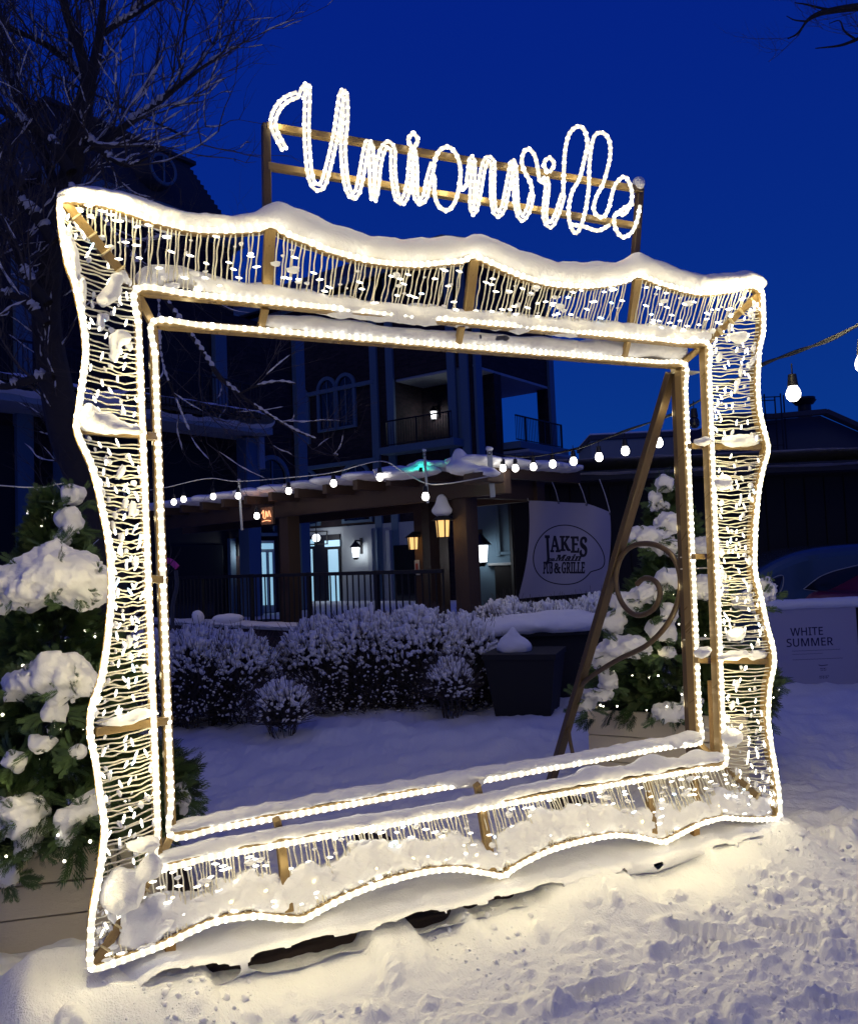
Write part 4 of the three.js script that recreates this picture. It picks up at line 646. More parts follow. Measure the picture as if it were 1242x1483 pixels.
// ---------------------------------------------------------------- the nearer wing with its mansard roof
const WB = at(285, 700, 25); WB.y = 0; const WTURN = 54 * Math.PI / 180;
const wing = thing('hotel_wing', 'tall dark hotel wing with a slate mansard roof behind the bare tree', 'building', 'hotel buildings', WB.toArray(), WTURN);
{
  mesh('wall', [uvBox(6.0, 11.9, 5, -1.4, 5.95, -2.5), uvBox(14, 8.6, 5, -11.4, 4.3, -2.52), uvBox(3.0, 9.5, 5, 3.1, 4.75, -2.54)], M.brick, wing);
  for (const x of [4.3, -5.3, -9.5]) mesh('pilaster', rbox(0.42, 9.4, 0.2, x, 4.75, 0.1), M.trim, wing);
  for (const x of [1.35, -4.55]) { mesh('column', rbox(0.5, 5.4, 0.45, x, 2.75, 0.75, 0.02), M.trim, wing); mesh('bracket', rbox(0.22, 1.0, 0.25, x + 0.3, 5.0, 0.95, 0.02), M.cream, wing); }
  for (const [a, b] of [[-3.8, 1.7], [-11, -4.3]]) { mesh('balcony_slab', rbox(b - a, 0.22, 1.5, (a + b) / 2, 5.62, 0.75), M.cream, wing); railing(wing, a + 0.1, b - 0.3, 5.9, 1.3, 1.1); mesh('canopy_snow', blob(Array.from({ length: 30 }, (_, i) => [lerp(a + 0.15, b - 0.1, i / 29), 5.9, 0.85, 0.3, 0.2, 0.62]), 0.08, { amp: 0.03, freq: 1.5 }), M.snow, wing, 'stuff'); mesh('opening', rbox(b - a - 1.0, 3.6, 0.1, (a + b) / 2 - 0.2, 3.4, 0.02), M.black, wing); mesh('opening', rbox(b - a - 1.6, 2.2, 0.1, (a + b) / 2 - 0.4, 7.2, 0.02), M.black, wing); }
  mesh('column', rbox(0.45, 2.9, 0.2, 0.9, 7.3, 0.1, 0.02), M.trim, wing);
  arch(wing, 3.0, 2.6, 0, 1.2, 2.4, M.trim);
  mesh('cornice', [rbox(6.4, 0.5, 0.5, -1.4, 11.85, 0.12), rbox(0.5, 0.5, 4.6, 1.7, 11.852, -2.5)], M.trim, wing);
  for (let k = 0; k < 14; k++) { const y = 12.1 + k * 0.155, t = k / 13, ins = 0.05 + t * 1.1; mesh('shingle_course', rbox(6.3 - ins * 1.4, 0.165, 5.2 - ins * 1.6, -1.4 - ins * 0.2, y + 0.08, -2.5, 0.02), M.roof, wing); }
  mesh('roof_deck', rbox(5.0, 0.12, 3.6, -1.65, 14.36, -2.5), M.roof, wing);
  const rr = railing(wing, -3.8, 0.6, 14.4, -0.9, 0.8, 'x', 0.9); 
  { const g = new THREE.CylinderGeometry(0.5, 0.5, 0.9, 20).rotateX(Math.PI / 2).translate(-1.2, 13.1, -0.1); const d = mesh('dormer', g, M.roof, wing); mesh('surround', new THREE.TorusGeometry(0.42, 0.05, 8, 24).translate(-1.2, 13.1, 0.36), M.trim, d); mesh('glass', new THREE.CircleGeometry(0.4, 20).translate(-1.2, 13.1, 0.37), M.glass, d); mesh('mullion', [rbox(0.05, 0.78, 0.05, -1.2, 13.1, 0.39)], M.trim, d); }
}
{ // ground floor of the wing beside the entrance
  const n = V3(0, 0, 1).applyAxisAngle(V3(0, 1, 0), WTURN), G = (px, py, z) => { const d = rayDir(px, py), p0 = WB.clone().addScaledVector(n, z), t = p0.clone().sub(camera.position).dot(n) / d.dot(n); return d.multiplyScalar(t).add(camera.position).sub(WB).applyAxisAngle(V3(0, 1, 0), -WTURN); };
  const panel = (name, x0, y0, x1, y1, mat, z, th) => { const a = G(x0, y0, z), b = G(x1, y1, z); return mesh(name, rbox(Math.abs(b.x - a.x), Math.abs(a.y - b.y), th, (a.x + b.x) / 2, (a.y + b.y) / 2, z, 0.01), mat, wing); };
  panel('side_window', 376, 783, 399, 886, M.cream, 0.1, 0.08); panel('door_pane', 379, 800, 387, 876, M.litDoor, 0.16, 0.03); panel('door_pane', 390, 800, 396, 876, M.litDoor, 0.16, 0.03); panel('door_pane', 379, 787, 396, 795, M.litDoor, 0.16, 0.03);
  panel('pier', 331, 780, 342, 890, M.trim, 0.16, 0.14); panel('pier', 366, 780, 372, 890, M.trim, 0.16, 0.14); panel('dark_window', 245, 790, 325, 890, M.glass, 0.12, 0.05);
  const q = G(357, 802, 0.5), w = q.clone().applyAxisAngle(V3(0, 1, 0), WTURN).add(WB), s = sconce('wall_lamp', 'white glowing wall lantern by the lit entrance, toward the near upright', w, 1.1); s.rotation.y = WTURN; s.scale.setScalar(1.2);
}
// ---------------------------------------------------------------- terrace: low wall, railing, pergola
const PDIR = V3(-0.72, 0, -0.69), PN = V3(-0.69, 0, 0.72), P0 = at(712, 760, 10.1); P0.y = 0; const PTURN = Math.atan2(-(-PDIR.z), -PDIR.x);
const pergola = thing('pergola', 'dark timber pergola with snow-capped rafter tails over the terrace', 'pergola', null, P0.toArray(), Math.atan2(PDIR.z, -PDIR.x));
{ // own axes: -x runs away along the front beam, +z to the front
  const yb = 2.32, len = 9.2;
  for (const x of [-0.42, -4.0, -8.6]) { mesh('post', rbox(0.22, yb, 0.22, x, yb / 2, 0), M.timber, pergola); }
  for (const x of [-2.2, -6.0]) mesh('post', rbox(0.2, yb, 0.2, x, yb / 2, -1.4), M.timber, pergola);
  mesh('beam', rbox(len, 0.28, 0.12, -len / 2 + 0.35, yb + 0.1, 0.1), M.timber, pergola); mesh('beam', rbox(len, 0.28, 0.12, -len / 2 - 0.3, yb + 0.1, -1.4), M.timber, pergola); mesh('beam', rbox(0.12, 0.26, 1.7, -0.42, yb + 0.1, -0.75), M.timber, pergola);
  const r = rng(8);
  for (let i = 0; i < 15; i++) { const x = 0.15 - i * 0.62; mesh('rafter', rbox(0.09, 0.16, 2.3, x, yb + 0.24, -0.5), M.timber, pergola);
    const s = []; for (let k = 0; k < 12; k++) s.push([x + (r() - 0.5) * 0.03, yb + 0.34, lerp(0.62, -1.4, k / 11), 0.17 + 0.04 * r(), 0.04 + 0.012 * r(), 0.2]); const m = mesh('rafter_snow', blob(s, 0.03, { amp: 0.012, freq: 6 }), M.snow, pergola, 'stuff'); }
  mesh('deck', rbox(len + 1, 0.3, 4, -len / 2 - 0.5, 0.15, -1.9), M.black, pergola);
}
const pw = (x, y, z) => pergola.localToWorld(V3(x, y, z)); pergola.updateMatrixWorld(true);
{
  const tr = thing('terrace_railing', 'black iron railing along the terrace edge under the pergola', 'railing', null, pw(0, 0.45, 0.25).toArray(), pergola.rotation.y);
  railing(tr, -9.0, -0.6, 0, 0, 0.95);
  const lw = thing('low_wall', 'low dark terrace wall with a snow-lined coping', 'wall', null, pw(0, 0, 0.45).toArray(), pergola.rotation.y);
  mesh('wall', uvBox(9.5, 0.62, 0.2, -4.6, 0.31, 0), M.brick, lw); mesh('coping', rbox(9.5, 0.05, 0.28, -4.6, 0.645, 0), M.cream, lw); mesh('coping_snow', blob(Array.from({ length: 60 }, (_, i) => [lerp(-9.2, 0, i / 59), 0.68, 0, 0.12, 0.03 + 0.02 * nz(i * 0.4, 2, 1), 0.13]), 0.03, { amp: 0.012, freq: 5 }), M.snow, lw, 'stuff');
  const b = at(286, 893, 11.6); tag(mesh('snow_lump', blob([[b.x, b.y, b.z, 0.08, 0.09, 0.08], [b.x + 0.4, b.y - 0.05, b.z - 0.1, 0.22, 0.07, 0.1]], 0.02, { amp: 0.008, freq: 8 }), M.snow, scene), 'snow lump on the low terrace wall near the frame\'s near upright', 'snow', null, 'stuff');
  // two amber lanterns on the posts, one capped with snow
  for (const [p, lab, s, cd] of [[pw(-0.62, 1.92, 0.2), 'amber carriage lantern with a pointed snow cap on the front pergola post', 1, 0.22], [at(598, 787, 12.1), 'small amber carriage lantern on the rear pergola post', 0.85, 0.15]]) {
    const o = thing('carriage_lantern', lab, 'lantern', 'amber lanterns on the pergola', p.toArray(), pergola.rotation.y); o.scale.setScalar(s);
    mesh('glass', new THREE.CylinderGeometry(0.085, 0.07, 0.2, 6), M.amber, o); const f = []; for (let k = 0; k < 6; k++) { const a = k / 6 * 6.283 + 0.52; f.push(bar(V3(Math.cos(a) * 0.08, -0.11, Math.sin(a) * 0.08), V3(Math.cos(a) * 0.096, 0.11, Math.sin(a) * 0.096), 0.014)); } mesh('cage', f, M.iron, o);
    mesh('cap', new THREE.ConeGeometry(0.15, 0.1, 6).translate(0, 0.15, 0), M.iron, o); mesh('bracket', rbox(0.04, 0.04, 0.2, 0, 0.18, -0.1), M.iron, o); lamp(V3(0, 0, 0), lin(1, 0.6, 0.22), cd, 3, o);
    if (s === 1) mesh('snow_cap', blob([[0, 0.22, 0, 0.12, 0.07, 0.12], [0, 0.3, 0, 0.07, 0.09, 0.07], [0, 0.38, 0, 0.03, 0.04, 0.03]], 0.02, { amp: 0.006, freq: 9 }), M.snow, o, 'stuff');
  }
  { const p = pw(-2.1, 1.35, -2.86); const n = thing('notice', 'small white notice pinned to the rear pergola post', 'notice', null, at(604, 822, 12.2).toArray(), pergola.rotation.y); mesh('card', rbox(0.1, 0.22, 0.01), M.cream, n); mesh('print', [rbox(0.05, 0.12, 0.004, 0, 0, 0.008, 0.001)], std({ color: lin(0.25, 0.05, 0.04), roughness: 0.7 }), n); mesh('backing', rbox(0.16, 2.3, 0.16, 0.02, 0.25, -0.1), M.timber, n); }
  { // little glowing plaque on the beam
    const n = thing('glowing_plaque', 'small orange glowing plaque fixed to the pergola beam', 'sign', null, at(388, 747, 12.3).toArray(), pergola.rotation.y); mesh('board', rbox(0.3, 0.26, 0.04), M.timber, n); const m = std({ color: lin(0.6, 0.3, 0.15), emissive: lin(1, 0.42, 0.2), emissiveIntensity: 1.3 });
    mesh('neon_tube', [tube([V3(-0.11, 0.04, 0.03), V3(-0.06, 0.08, 0.03), V3(-0.07, -0.02, 0.03), V3(-0.02, -0.03, 0.03), V3(0, 0.07, 0.03), V3(0.04, -0.02, 0.03), V3(0.07, 0.07, 0.03), V3(0.11, -0.02, 0.03)], 0.009, 40, 5), tube([V3(-0.1, -0.08, 0.03), V3(0, -0.07, 0.03), V3(0.1, -0.08, 0.03)], 0.008, 10, 5)], m, n); lamp(V3(0, 0, 0.12), lin(1, 0.45, 0.22), 0.12, 3, n); }
  { // snow heaped on the pergola roof: teal-lit drift and a lump by the post
    const q = at(604, 684, 9.9); tag(mesh('roof_drift', blob([[q.x, q.y, q.z, 0.32, 0.05, 0.2], [q.x + 0.06, q.y + 0.07, q.z, 0.12, 0.08, 0.12], [q.x - 0.25, q.y - 0.02, q.z, 0.2, 0.05, 0.2]], 0.03, { amp: 0.012, freq: 5 }), M.snow, scene), 'peaked snow drift on the pergola roof lit by a teal lamp', 'snow', null, 'stuff');
    const tl = thing('teal_spotlight', 'small teal light shining on the pergola roof drift', 'light', null, at(609, 675, 9.62).toArray()); mesh('bulb', new THREE.SphereGeometry(0.025, 8, 6), std({ color: lin(0.1, 0.6, 0.5), emissive: lin(0.05, 1, 0.7), emissiveIntensity: 2 }), tl); mesh('socket', new THREE.CylinderGeometry(0.02, 0.025, 0.05, 8).translate(0, -0.04, 0), M.iron, tl); lamp(V3(0, 0, 0), lin(0.02, 1, 0.65), 0.12, 1, tl);
    const u = at(665, 680, 9.5); tag(mesh('roof_lump', blob([[u.x, u.y + 0.02, u.z, 0.16, 0.07, 0.16], [u.x + 0.02, u.y + 0.11, u.z, 0.09, 0.07, 0.09], [u.x, u.y + 0.19, u.z, 0.05, 0.05, 0.05], [u.x + 0.22, u.y - 0.02, u.z, 0.16, 0.04, 0.16]], 0.02, { amp: 0.008, freq: 6 }), M.snow, scene), 'stacked lump of snow on the pergola corner', 'snow', null, 'stuff');
    for (const [a, b, d, l, w] of [[[614, 652], [618, 697], 9.6, 'thin white pole rising from the pergola edge beside the teal light', 0.03], [[708, 650], [712, 688], 9.4, 'pale post at the pergola\'s outer corner where the bulb string starts', 0.055], [[346, 695], [350, 742], 11.9, 'thin white pole on the far end of the pergola', 0.03]]) { const o = thing('string_pole', l, 'pole', 'poles carrying the bulb strings', at(...b, d).toArray()); const e = at(...a, d).sub(at(...b, d)); mesh('shaft', bar(V3(0, -0.25, 0), e, w), M.cream, o); mesh('snow_tip', lump(3, 1, 0.3).scale(w * 0.8, w * 0.6, w * 0.8).translate(e.x, e.y, e.z), M.snow, o, 'stuff'); mesh('hook', new THREE.TorusGeometry(0.02, 0.005, 5, 10).translate(e.x, e.y - 0.05, e.z + w * 0.5), M.iron, o); }
    const tail = at(700, 693, 9.4); const o = thing('beam_end', 'snow-dusted carved beam end at the pergola\'s outer corner', 'beam end', null, tail.toArray(), pergola.rotation.y); mesh('block', rbox(0.35, 0.12, 0.3, 0, 0, 0, 0.02), M.timber, o); mesh('snow_layer', blob([[0, 0.08, 0, 0.17, 0.035, 0.14], [0.2, 0.03, 0.1, 0.1, 0.035, 0.08]], 0.02, { amp: 0.008, freq: 8 }), M.snow, o, 'stuff');
  }
  { // pink-capped post
    const o = thing('curved_post', 'curved grey post with a bright pink cap beside the near upright', 'post', null, at(252, 870, 8.9).setY(0).toArray()); const T = (px, py) => at(px, py, 8.9).sub(V3(o.position.x, 0, o.position.z));
    mesh('shaft', tube([T(246, 1000), T(250, 930), T(250, 880), T(256, 850), T(255, 826)], 0.022, 24, 7), M.wall, o); mesh('cap', tube([T(236, 815), T(243, 812), T(250, 815), T(257, 822)], 0.03, 16, 8), std({ color: lin(0.75, 0.06, 0.32), roughness: 0.5 }), o); }
}

// ---------------------------------------------------------------- shed, banner, far wall, dark building on the far side
{
  const a = at(742, 800, 12.6), sh = thing('shed', 'low dark shed with a straight snow-covered roof edge behind the banner', 'shed', null, [a.x, 0, a.z], -0.02);
  mesh('wall', uvBox(6.4, 2.6, 3, 3.2, 1.3, -1.5), M.black, sh); mesh('roof', rbox(6.8, 0.14, 3.6, 3.2, 2.67, -1.4), M.wall, sh);
  mesh('roof_snow', blob(Array.from({ length: 60 }, (_, i) => [lerp(-0.1, 6.5, i / 59), 2.79, -1.3, 0.2, 0.08 + 0.012 * nz(i * 0.3, 1, 1), 1.75]), 0.06, { amp: 0.012, freq: 2 }), M.snow, sh, 'stuff');
  for (let i = 0; i < 22; i++) mesh('board', rbox(0.27, 2.5, 0.02, 0.16 + i * 0.29, 1.3, 0.012 + 0.004 * (i % 2)), M.black, sh);
  // blue-painted corner bay with its lamp, between pergola and shed
  const b = at(682, 800, 13.2), bay = thing('porch_bay', 'blue-painted porch bay between the pergola and the shed', 'porch', null, [b.x, 0, b.z], 0);
  mesh('wall', rbox(1.3, 2.3, 0.1, 0.45, 1.35, 0), M.trim, bay); mesh('door', rbox(0.8, 1.3, 0.06, 0.75, 0.75, 0.09), M.black, bay); mesh('ledge', rbox(0.9, 0.04, 0.12, 0.7, 1.43, 0.08), M.cream, bay); mesh('frame', [rbox(0.06, 0.8, 0.05, 0.42, 1.95, 0.075), rbox(0.66, 0.05, 0.05, 0.75, 1.6, 0.075)], M.trim, bay);
  const s = sconce('wall_lamp', 'bluish white wall lantern on the porch bay between pergola and banner', at(697, 802, 12.9), 0.55); s.scale.setScalar(0.85);
  const f = at(858, 700, 24), fw = thing('far_building', 'plain grey flat-topped building wall behind the shed', 'building', null, [f.x, 0, f.z], -0.06); mesh('wall', uvBox(6, 4.75, 3, 3.0, 2.375, -1.5), std({ color: lin(0.26, 0.28, 0.26), roughness: 0.9 }), fw); mesh('parapet', rbox(6.1, 0.12, 3.1, 3.0, 4.82, -1.5), M.wall, fw); mesh('parapet_snow', rbox(6.05, 0.06, 3.05, 3, 4.92, -1.5, 0.03), M.snow, fw, 'stuff');
}
{ // banner: printed sheet hung on four cords, its near lower corner pulled aside
  const cv = document.createElement('canvas'); cv.width = 1024; cv.height = 1120; const c = cv.getContext('2d');
  c.fillStyle = '#c9c6cc'; c.fillRect(0, 0, 1024, 1120); c.strokeStyle = '#23202c'; c.fillStyle = '#1b1824'; c.lineWidth = 11; c.lineJoin = 'round';
  // the sheet covers 748..888 x 722..868 of the photograph; the print is laid out in those units
  const X = (x) => (x - 748) / 140 * 1024, Y = (y) => (y - 722) / 146 * 1120;
  c.beginPath(); c.moveTo(X(770), Y(808)); c.bezierCurveTo(X(771), Y(782), X(790), Y(760), X(818), Y(760.5)); c.bezierCurveTo(X(846), Y(760.5), X(873), Y(792), X(872.5), Y(812)); c.bezierCurveTo(X(872), Y(826), X(860), Y(824), X(851), Y(828)); c.bezierCurveTo(X(840), Y(842), X(828), Y(846), X(812), Y(845.5)); c.bezierCurveTo(X(788), Y(845), X(769), Y(832), X(770), Y(808)); c.stroke();
  const glyph = (t, x, y, sx, sy, font, skew = 0, rot = 0) => { c.save(); c.translate(X(x), Y(y)); c.rotate(rot); c.transform(sx, 0, skew, sy, 0, 0); c.font = font; c.textAlign = 'center'; c.textBaseline = 'alphabetic'; c.lineWidth = 5; c.fillText(t, 0, 0); c.strokeText(t, 0, 0); c.restore(); };
  [['J', 792, 806.5, 1.25, 2.9, 0.2], ['A', 802.5, 799, 1.25, 2.15, 0.08], ['K', 816.5, 797.5, 1.3, 2.0, 0], ['E', 830, 800, 1.2, 2.15, -0.1], ['S', 841.5, 805.5, 1.3, 2.6, -0.2]].forEach(([t, x, y, sx, sy, k]) => glyph(t, x, y, sx, sy, 'bold 112px serif', k * 0.6));
  glyph('on', 796, 812, 1.2, 1.1, 'italic bold 44px serif', -0.2); glyph('Main', 819, 812, 1.3, 1.15, 'italic bold 78px serif', -0.25);
  glyph('PUB', 791, 830, 0.62, 2.1, 'bold 82px serif', -0.1); glyph('&', 804.5, 829.5, 1.05, 1.75, 'bold 84px serif'); glyph('GRILLE', 826.5, 829.5, 0.76, 2.0, 'bold 82px serif', -0.1);
  const t = new THREE.CanvasTexture(cv); t.colorSpace = THREE.SRGBColorSpace;
  const D = 11.2, o = thing('banner', 'pale pub banner with oval printed logo hanging on cords in front of the shed', 'banner', null, at(748, 722, D).toArray()), K = D / F, SX = (x) => (x - 748) * K, SY = (y) => (722 - y) * K; o.rotation.z = -0.04;   // sheet laid out in metres from its own corner
  const topL = (u) => [lerp(765, 882, u), u < 0.7 ? lerp(725, 728.5, u / 0.7) : lerp(728.5, 742, (u - 0.7) / 0.3)], botL = (u) => [lerp(747, 868, u), lerp(866, 856, u)], N = 28, pos = [], uv = [], idx = [];
  for (const side of [0, 1]) for (let j = 0; j <= N; j++) for (let i = 0; i <= N; i++) {
    const u = i / N, v = j / N, a = topL(u), b = botL(u), lx = u < 0.5 ? 6 * Math.sin(v * Math.PI) * (1 - 2 * u) : 6 * Math.sin(v * 3.1) * (2 * u - 1), px = lerp(a[0], b[0], v * v * 0.85 + 0.15 * v) + lx * 0.5, py = lerp(a[1], b[1], v);
    const x = SX(px), y = SY(py); pos.push(x, y, 0.05 * Math.sin(u * 9 + v * 2) * (1 - 0.5 * v) + 0.12 * v - side * 0.006); uv.push(x / (140 * K), 1 + y / (146 * K));
    if (i < N && j < N) { const k = side * (N + 1) * (N + 1) + j * (N + 1) + i, q = k + N + 1; if (side) idx.push(k, k + 1, q, q, k + 1, q + 1); else idx.push(k, q, k + 1, q, q + 1, k + 1); }
  }
  const g = new THREE.BufferGeometry(); g.setAttribute('position', new THREE.Float32BufferAttribute(pos, 3)); g.setAttribute('uv', new THREE.Float32BufferAttribute(uv, 2)); g.setIndex(idx); g.computeVertexNormals();
  mesh('sheet', g, std({ map: t, roughness: 0.8, color: lin(0.55, 0.54, 0.66) }), o);
  for (const [x, y] of [[764, 725], [808, 726], [848, 729], [882, 742]]) { const p = V3(SX(x), SY(y), 0.02), q = V3(SX(x - 1), SY(688), -0.6); mesh('cord', tube([p, p.clone().lerp(q, 0.5).add(V3(0.01, 0, 0)), q], 0.006, 10, 5), M.cord, o); mesh('grommet', new THREE.TorusGeometry(0.012, 0.004, 5, 10).translate(p.x, p.y - 0.02, p.z + 0.01), M.iron, o); }
}
{ // black gabled building at the far side, with vent, roof ladder cage and air-conditioner
  const D = 21, a = at(1108, 800, D), o = thing('gabled_building', 'black silhouetted building with a low gable roof behind the car', 'building', null, [a.x, 0, a.z], 0), H = (x, y) => at(x, y, D).sub(V3(a.x, 0, a.z));
  const s = new THREE.Shape(), P = [[1040, 608], [1115, 607], [1192, 600], [1242, 622], [1330, 660]].map(([x, y]) => H(x, y)); s.moveTo(P[0].x, 0); for (const p of P) s.lineTo(p.x, p.y); s.lineTo(P[4].x, 0);
  mesh('wall', new THREE.ExtrudeGeometry(s, { depth: 8, bevelEnabled: false }).translate(0, 0, -8), M.wall, o);
  for (let i = 0; i < 4; i++) mesh('roof_edge', bar(P[i].clone().add(V3(0, 0.05, 0.05)), P[i + 1].clone().add(V3(0, 0.05, 0.05)), 0.12, 0.3, V3(0, 0, 1)), M.roof, o);
  const v = H(1183, 600); const vent = mesh('roof_vent', [new THREE.CylinderGeometry(0.16, 0.16, 0.5, 12).translate(v.x, v.y + 0.2, -0.5), new THREE.CylinderGeometry(0.3, 0.22, 0.1, 12).translate(v.x, v.y + 0.42, -0.5), new THREE.CylinderGeometry(0.27, 0.27, 0.06, 12).translate(v.x, v.y + 0.52, -0.5)], M.iron, o);
  const l = H(1118, 608); for (const [dx, dz] of [[-0.3, 0], [0.1, 0], [0.1, 0.35], [-0.3, 0.35], [0.28, 0.1]]) mesh('ladder_cage', rbox(0.03, 5.6, 0.03, l.x + dx, l.y - 2.2, 0.15 + dz), M.iron, o); for (let i = 0; i < 9; i++) mesh('ladder_rung', [rbox(0.4, 0.025, 0.025, l.x - 0.1, l.y + 0.5 - i * 0.6, 0.15), rbox(0.4, 0.025, 0.025, l.x - 0.1, l.y + 0.52 - i * 0.6, 0.5), rbox(0.025, 0.025, 0.35, l.x - 0.3, l.y + 0.54 - i * 0.6, 0.32)], M.iron, o);
  const c = H(1164, 762); const ac = mesh('air_conditioner', rbox(0.62, 0.34, 0.4, c.x, c.y, 0.2, 0.03), M.trim, o); for (let i = 0; i < 3; i++) mesh('grille', rbox(0.15, 0.26, 0.02, c.x - 0.2 + i * 0.19, c.y, 0.41), M.iron, ac);
  const w = H(1098, 712); const wn = mesh('lit_window', rbox(0.7, 0.42, 0.06, w.x - 0.1, w.y, 0.05), M.lampGlass, o); mesh('mullion', rbox(0.72, 0.05, 0.05, w.x - 0.1, w.y + 0.02, 0.09), M.iron, wn);
  const k = H(1241, 702); mesh('satellite_dish', new THREE.SphereGeometry(0.22, 16, 10, 0, 6.28, 0, 1.3).rotateX(1.3).translate(k.x, k.y, 0.25), M.cream, o);
}
// ---------------------------------------------------------------- parked car and printed board
{
  const c = onGround(1200, 905, 0.05), D = 11.4, p = at(1243, 850, D), o = thing('parked_car', 'dark blue parked hatchback behind the printed white board', 'car', null, [p.x, 0.05, p.z], -0.12); o.scale.y = 0.88;
  const L = 4.1, prof = [[-2.05, 0.35], [-2.08, 0.62], [-2.0, 0.92], [-1.75, 1.0], [-1.2, 1.36], [-0.7, 1.5], [0.1, 1.52], [0.7, 1.42], [1.25, 1.02], [1.85, 0.88], [2.05, 0.7], [2.08, 0.35], [1.7, 0.22], [-1.7, 0.22]];
  const sh = new THREE.Shape(); sh.moveTo(...prof[0]); sh.splineThru(prof.slice(1).map((q) => new THREE.Vector2(...q))); 
  const body = new THREE.ExtrudeGeometry(sh, { depth: 1.4, bevelEnabled: true, bevelSize: 0.16, bevelThickness: 0.16, bevelSegments: 4, curveSegments: 24 }).translate(0, 0, -0.7);
  const paint = new THREE.MeshPhysicalMaterial({ color: lin(0.045, 0.085, 0.13), roughness: 0.35, metalness: 0.3, clearcoat: 1, clearcoatRoughness: 0.08 });
  mesh('body', body, paint, o);
  const win = (pts) => { const w = new THREE.Shape(); w.moveTo(...pts[0]); for (const q of pts.slice(1)) w.lineTo(...q); for (const z of [0.862, -0.874]) { const m = mesh('window', new THREE.ExtrudeGeometry(w, { depth: 0.012, bevelEnabled: false }).translate(0, 0, z), M.glass, o); mesh('trim', tube([...pts, pts[0]].map(([x, y]) => V3(x, y, z + 0.006)), 0.008, 60, 4), M.cream, m); } };
  win([[-0.98, 1.06], [-0.75, 1.24], [-0.45, 1.34], [-0.08, 1.38], [-0.08, 1.0], [-0.6, 0.99]]); win([[0.0, 1.0], [0.0, 1.38], [0.35, 1.36], [0.7, 1.22], [1.0, 1.0]]); win([[-1.7, 0.98], [-1.4, 1.2], [-1.22, 1.26], [-1.3, 1.0]]);
  for (const x of [-0.04, 0.98]) mesh('door_seam', rbox(0.012, 0.6, 0.008, x, 0.68, 0.862, 0.002), M.black, o);
  for (const x of [-1.3, 1.3]) for (const z of [0.72, -0.72]) { const w = mesh('wheel', new THREE.CylinderGeometry(0.32, 0.32, 0.2, 20).rotateX(Math.PI / 2).translate(x, 0.3, z), M.black, o); mesh('rim', new THREE.CylinderGeometry(0.2, 0.2, 0.215, 12).rotateX(Math.PI / 2).translate(x, 0.3, z), M.trim, w); }
  for (const z of [0.6, -0.6]) { mesh('tail_light', rbox(0.1, 0.16, 0.3, -2.03, 0.86, z), std({ color: lin(0.3, 0.01, 0.03), roughness: 0.2 }), o); mesh('headlight', rbox(0.12, 0.14, 0.3, 2.0, 0.72, z), M.cream, o); }
  mesh('door_handle', rbox(0.2, 0.03, 0.03, -0.55, 0.9, 0.875), M.cream, o); mesh('door_handle', rbox(0.2, 0.03, 0.03, 0.55, 0.9, 0.875), M.cream, o); mesh('mirror', rbox(0.2, 0.12, 0.16, 0.95, 1.05, 0.94, 0.05), paint, o);
  mesh('roof_snow', blob(Array.from({ length: 12 }, (_, i) => [lerp(-0.8, 0.4, i / 11), 1.53, 0, 0.2, 0.04, 0.6]), 0.04, { amp: 0.01, freq: 4 }), M.snow, o, 'stuff');
  // second car, red, just its tail
  const r2 = at(1330, 868, 10.2), q = thing('red_car', 'red car only whose low flank shows above the printed board', 'car', null, [r2.x + 1.0, 0.05, r2.z], 0.1);
  const red = new THREE.MeshPhysicalMaterial({ color: lin(0.22, 0.012, 0.06), roughness: 0.3, clearcoat: 1, clearcoatRoughness: 0.05 }); const low = prof.map(([x, y]) => [x, y * 0.72 + 0.08]); const s2 = new THREE.Shape(); s2.moveTo(...low[0]); s2.splineThru(low.slice(1).map((v) => new THREE.Vector2(...v)));
  mesh('body', new THREE.ExtrudeGeometry(s2, { depth: 1.3, bevelEnabled: true, bevelSize: 0.14, bevelThickness: 0.14, bevelSegments: 3, curveSegments: 20 }).translate(0, 0, -0.65), red, q); for (const x of [-1.3, 1.3]) for (const z of [0.68, -0.68]) mesh('wheel', new THREE.CylinderGeometry(0.3, 0.3, 0.2, 18).rotateX(Math.PI / 2).translate(x, 0.28, z), M.black, q); mesh('window', rbox(1.6, 0.2, 1.5, -0.2, 0.92, 0, 0.08), M.glass, q); mesh('tail_light', rbox(0.06, 0.08, 0.4, -2.15, 0.66, 0.4), std({ color: lin(0.6, 0.02, 0.05), roughness: 0.2 }), q);
}
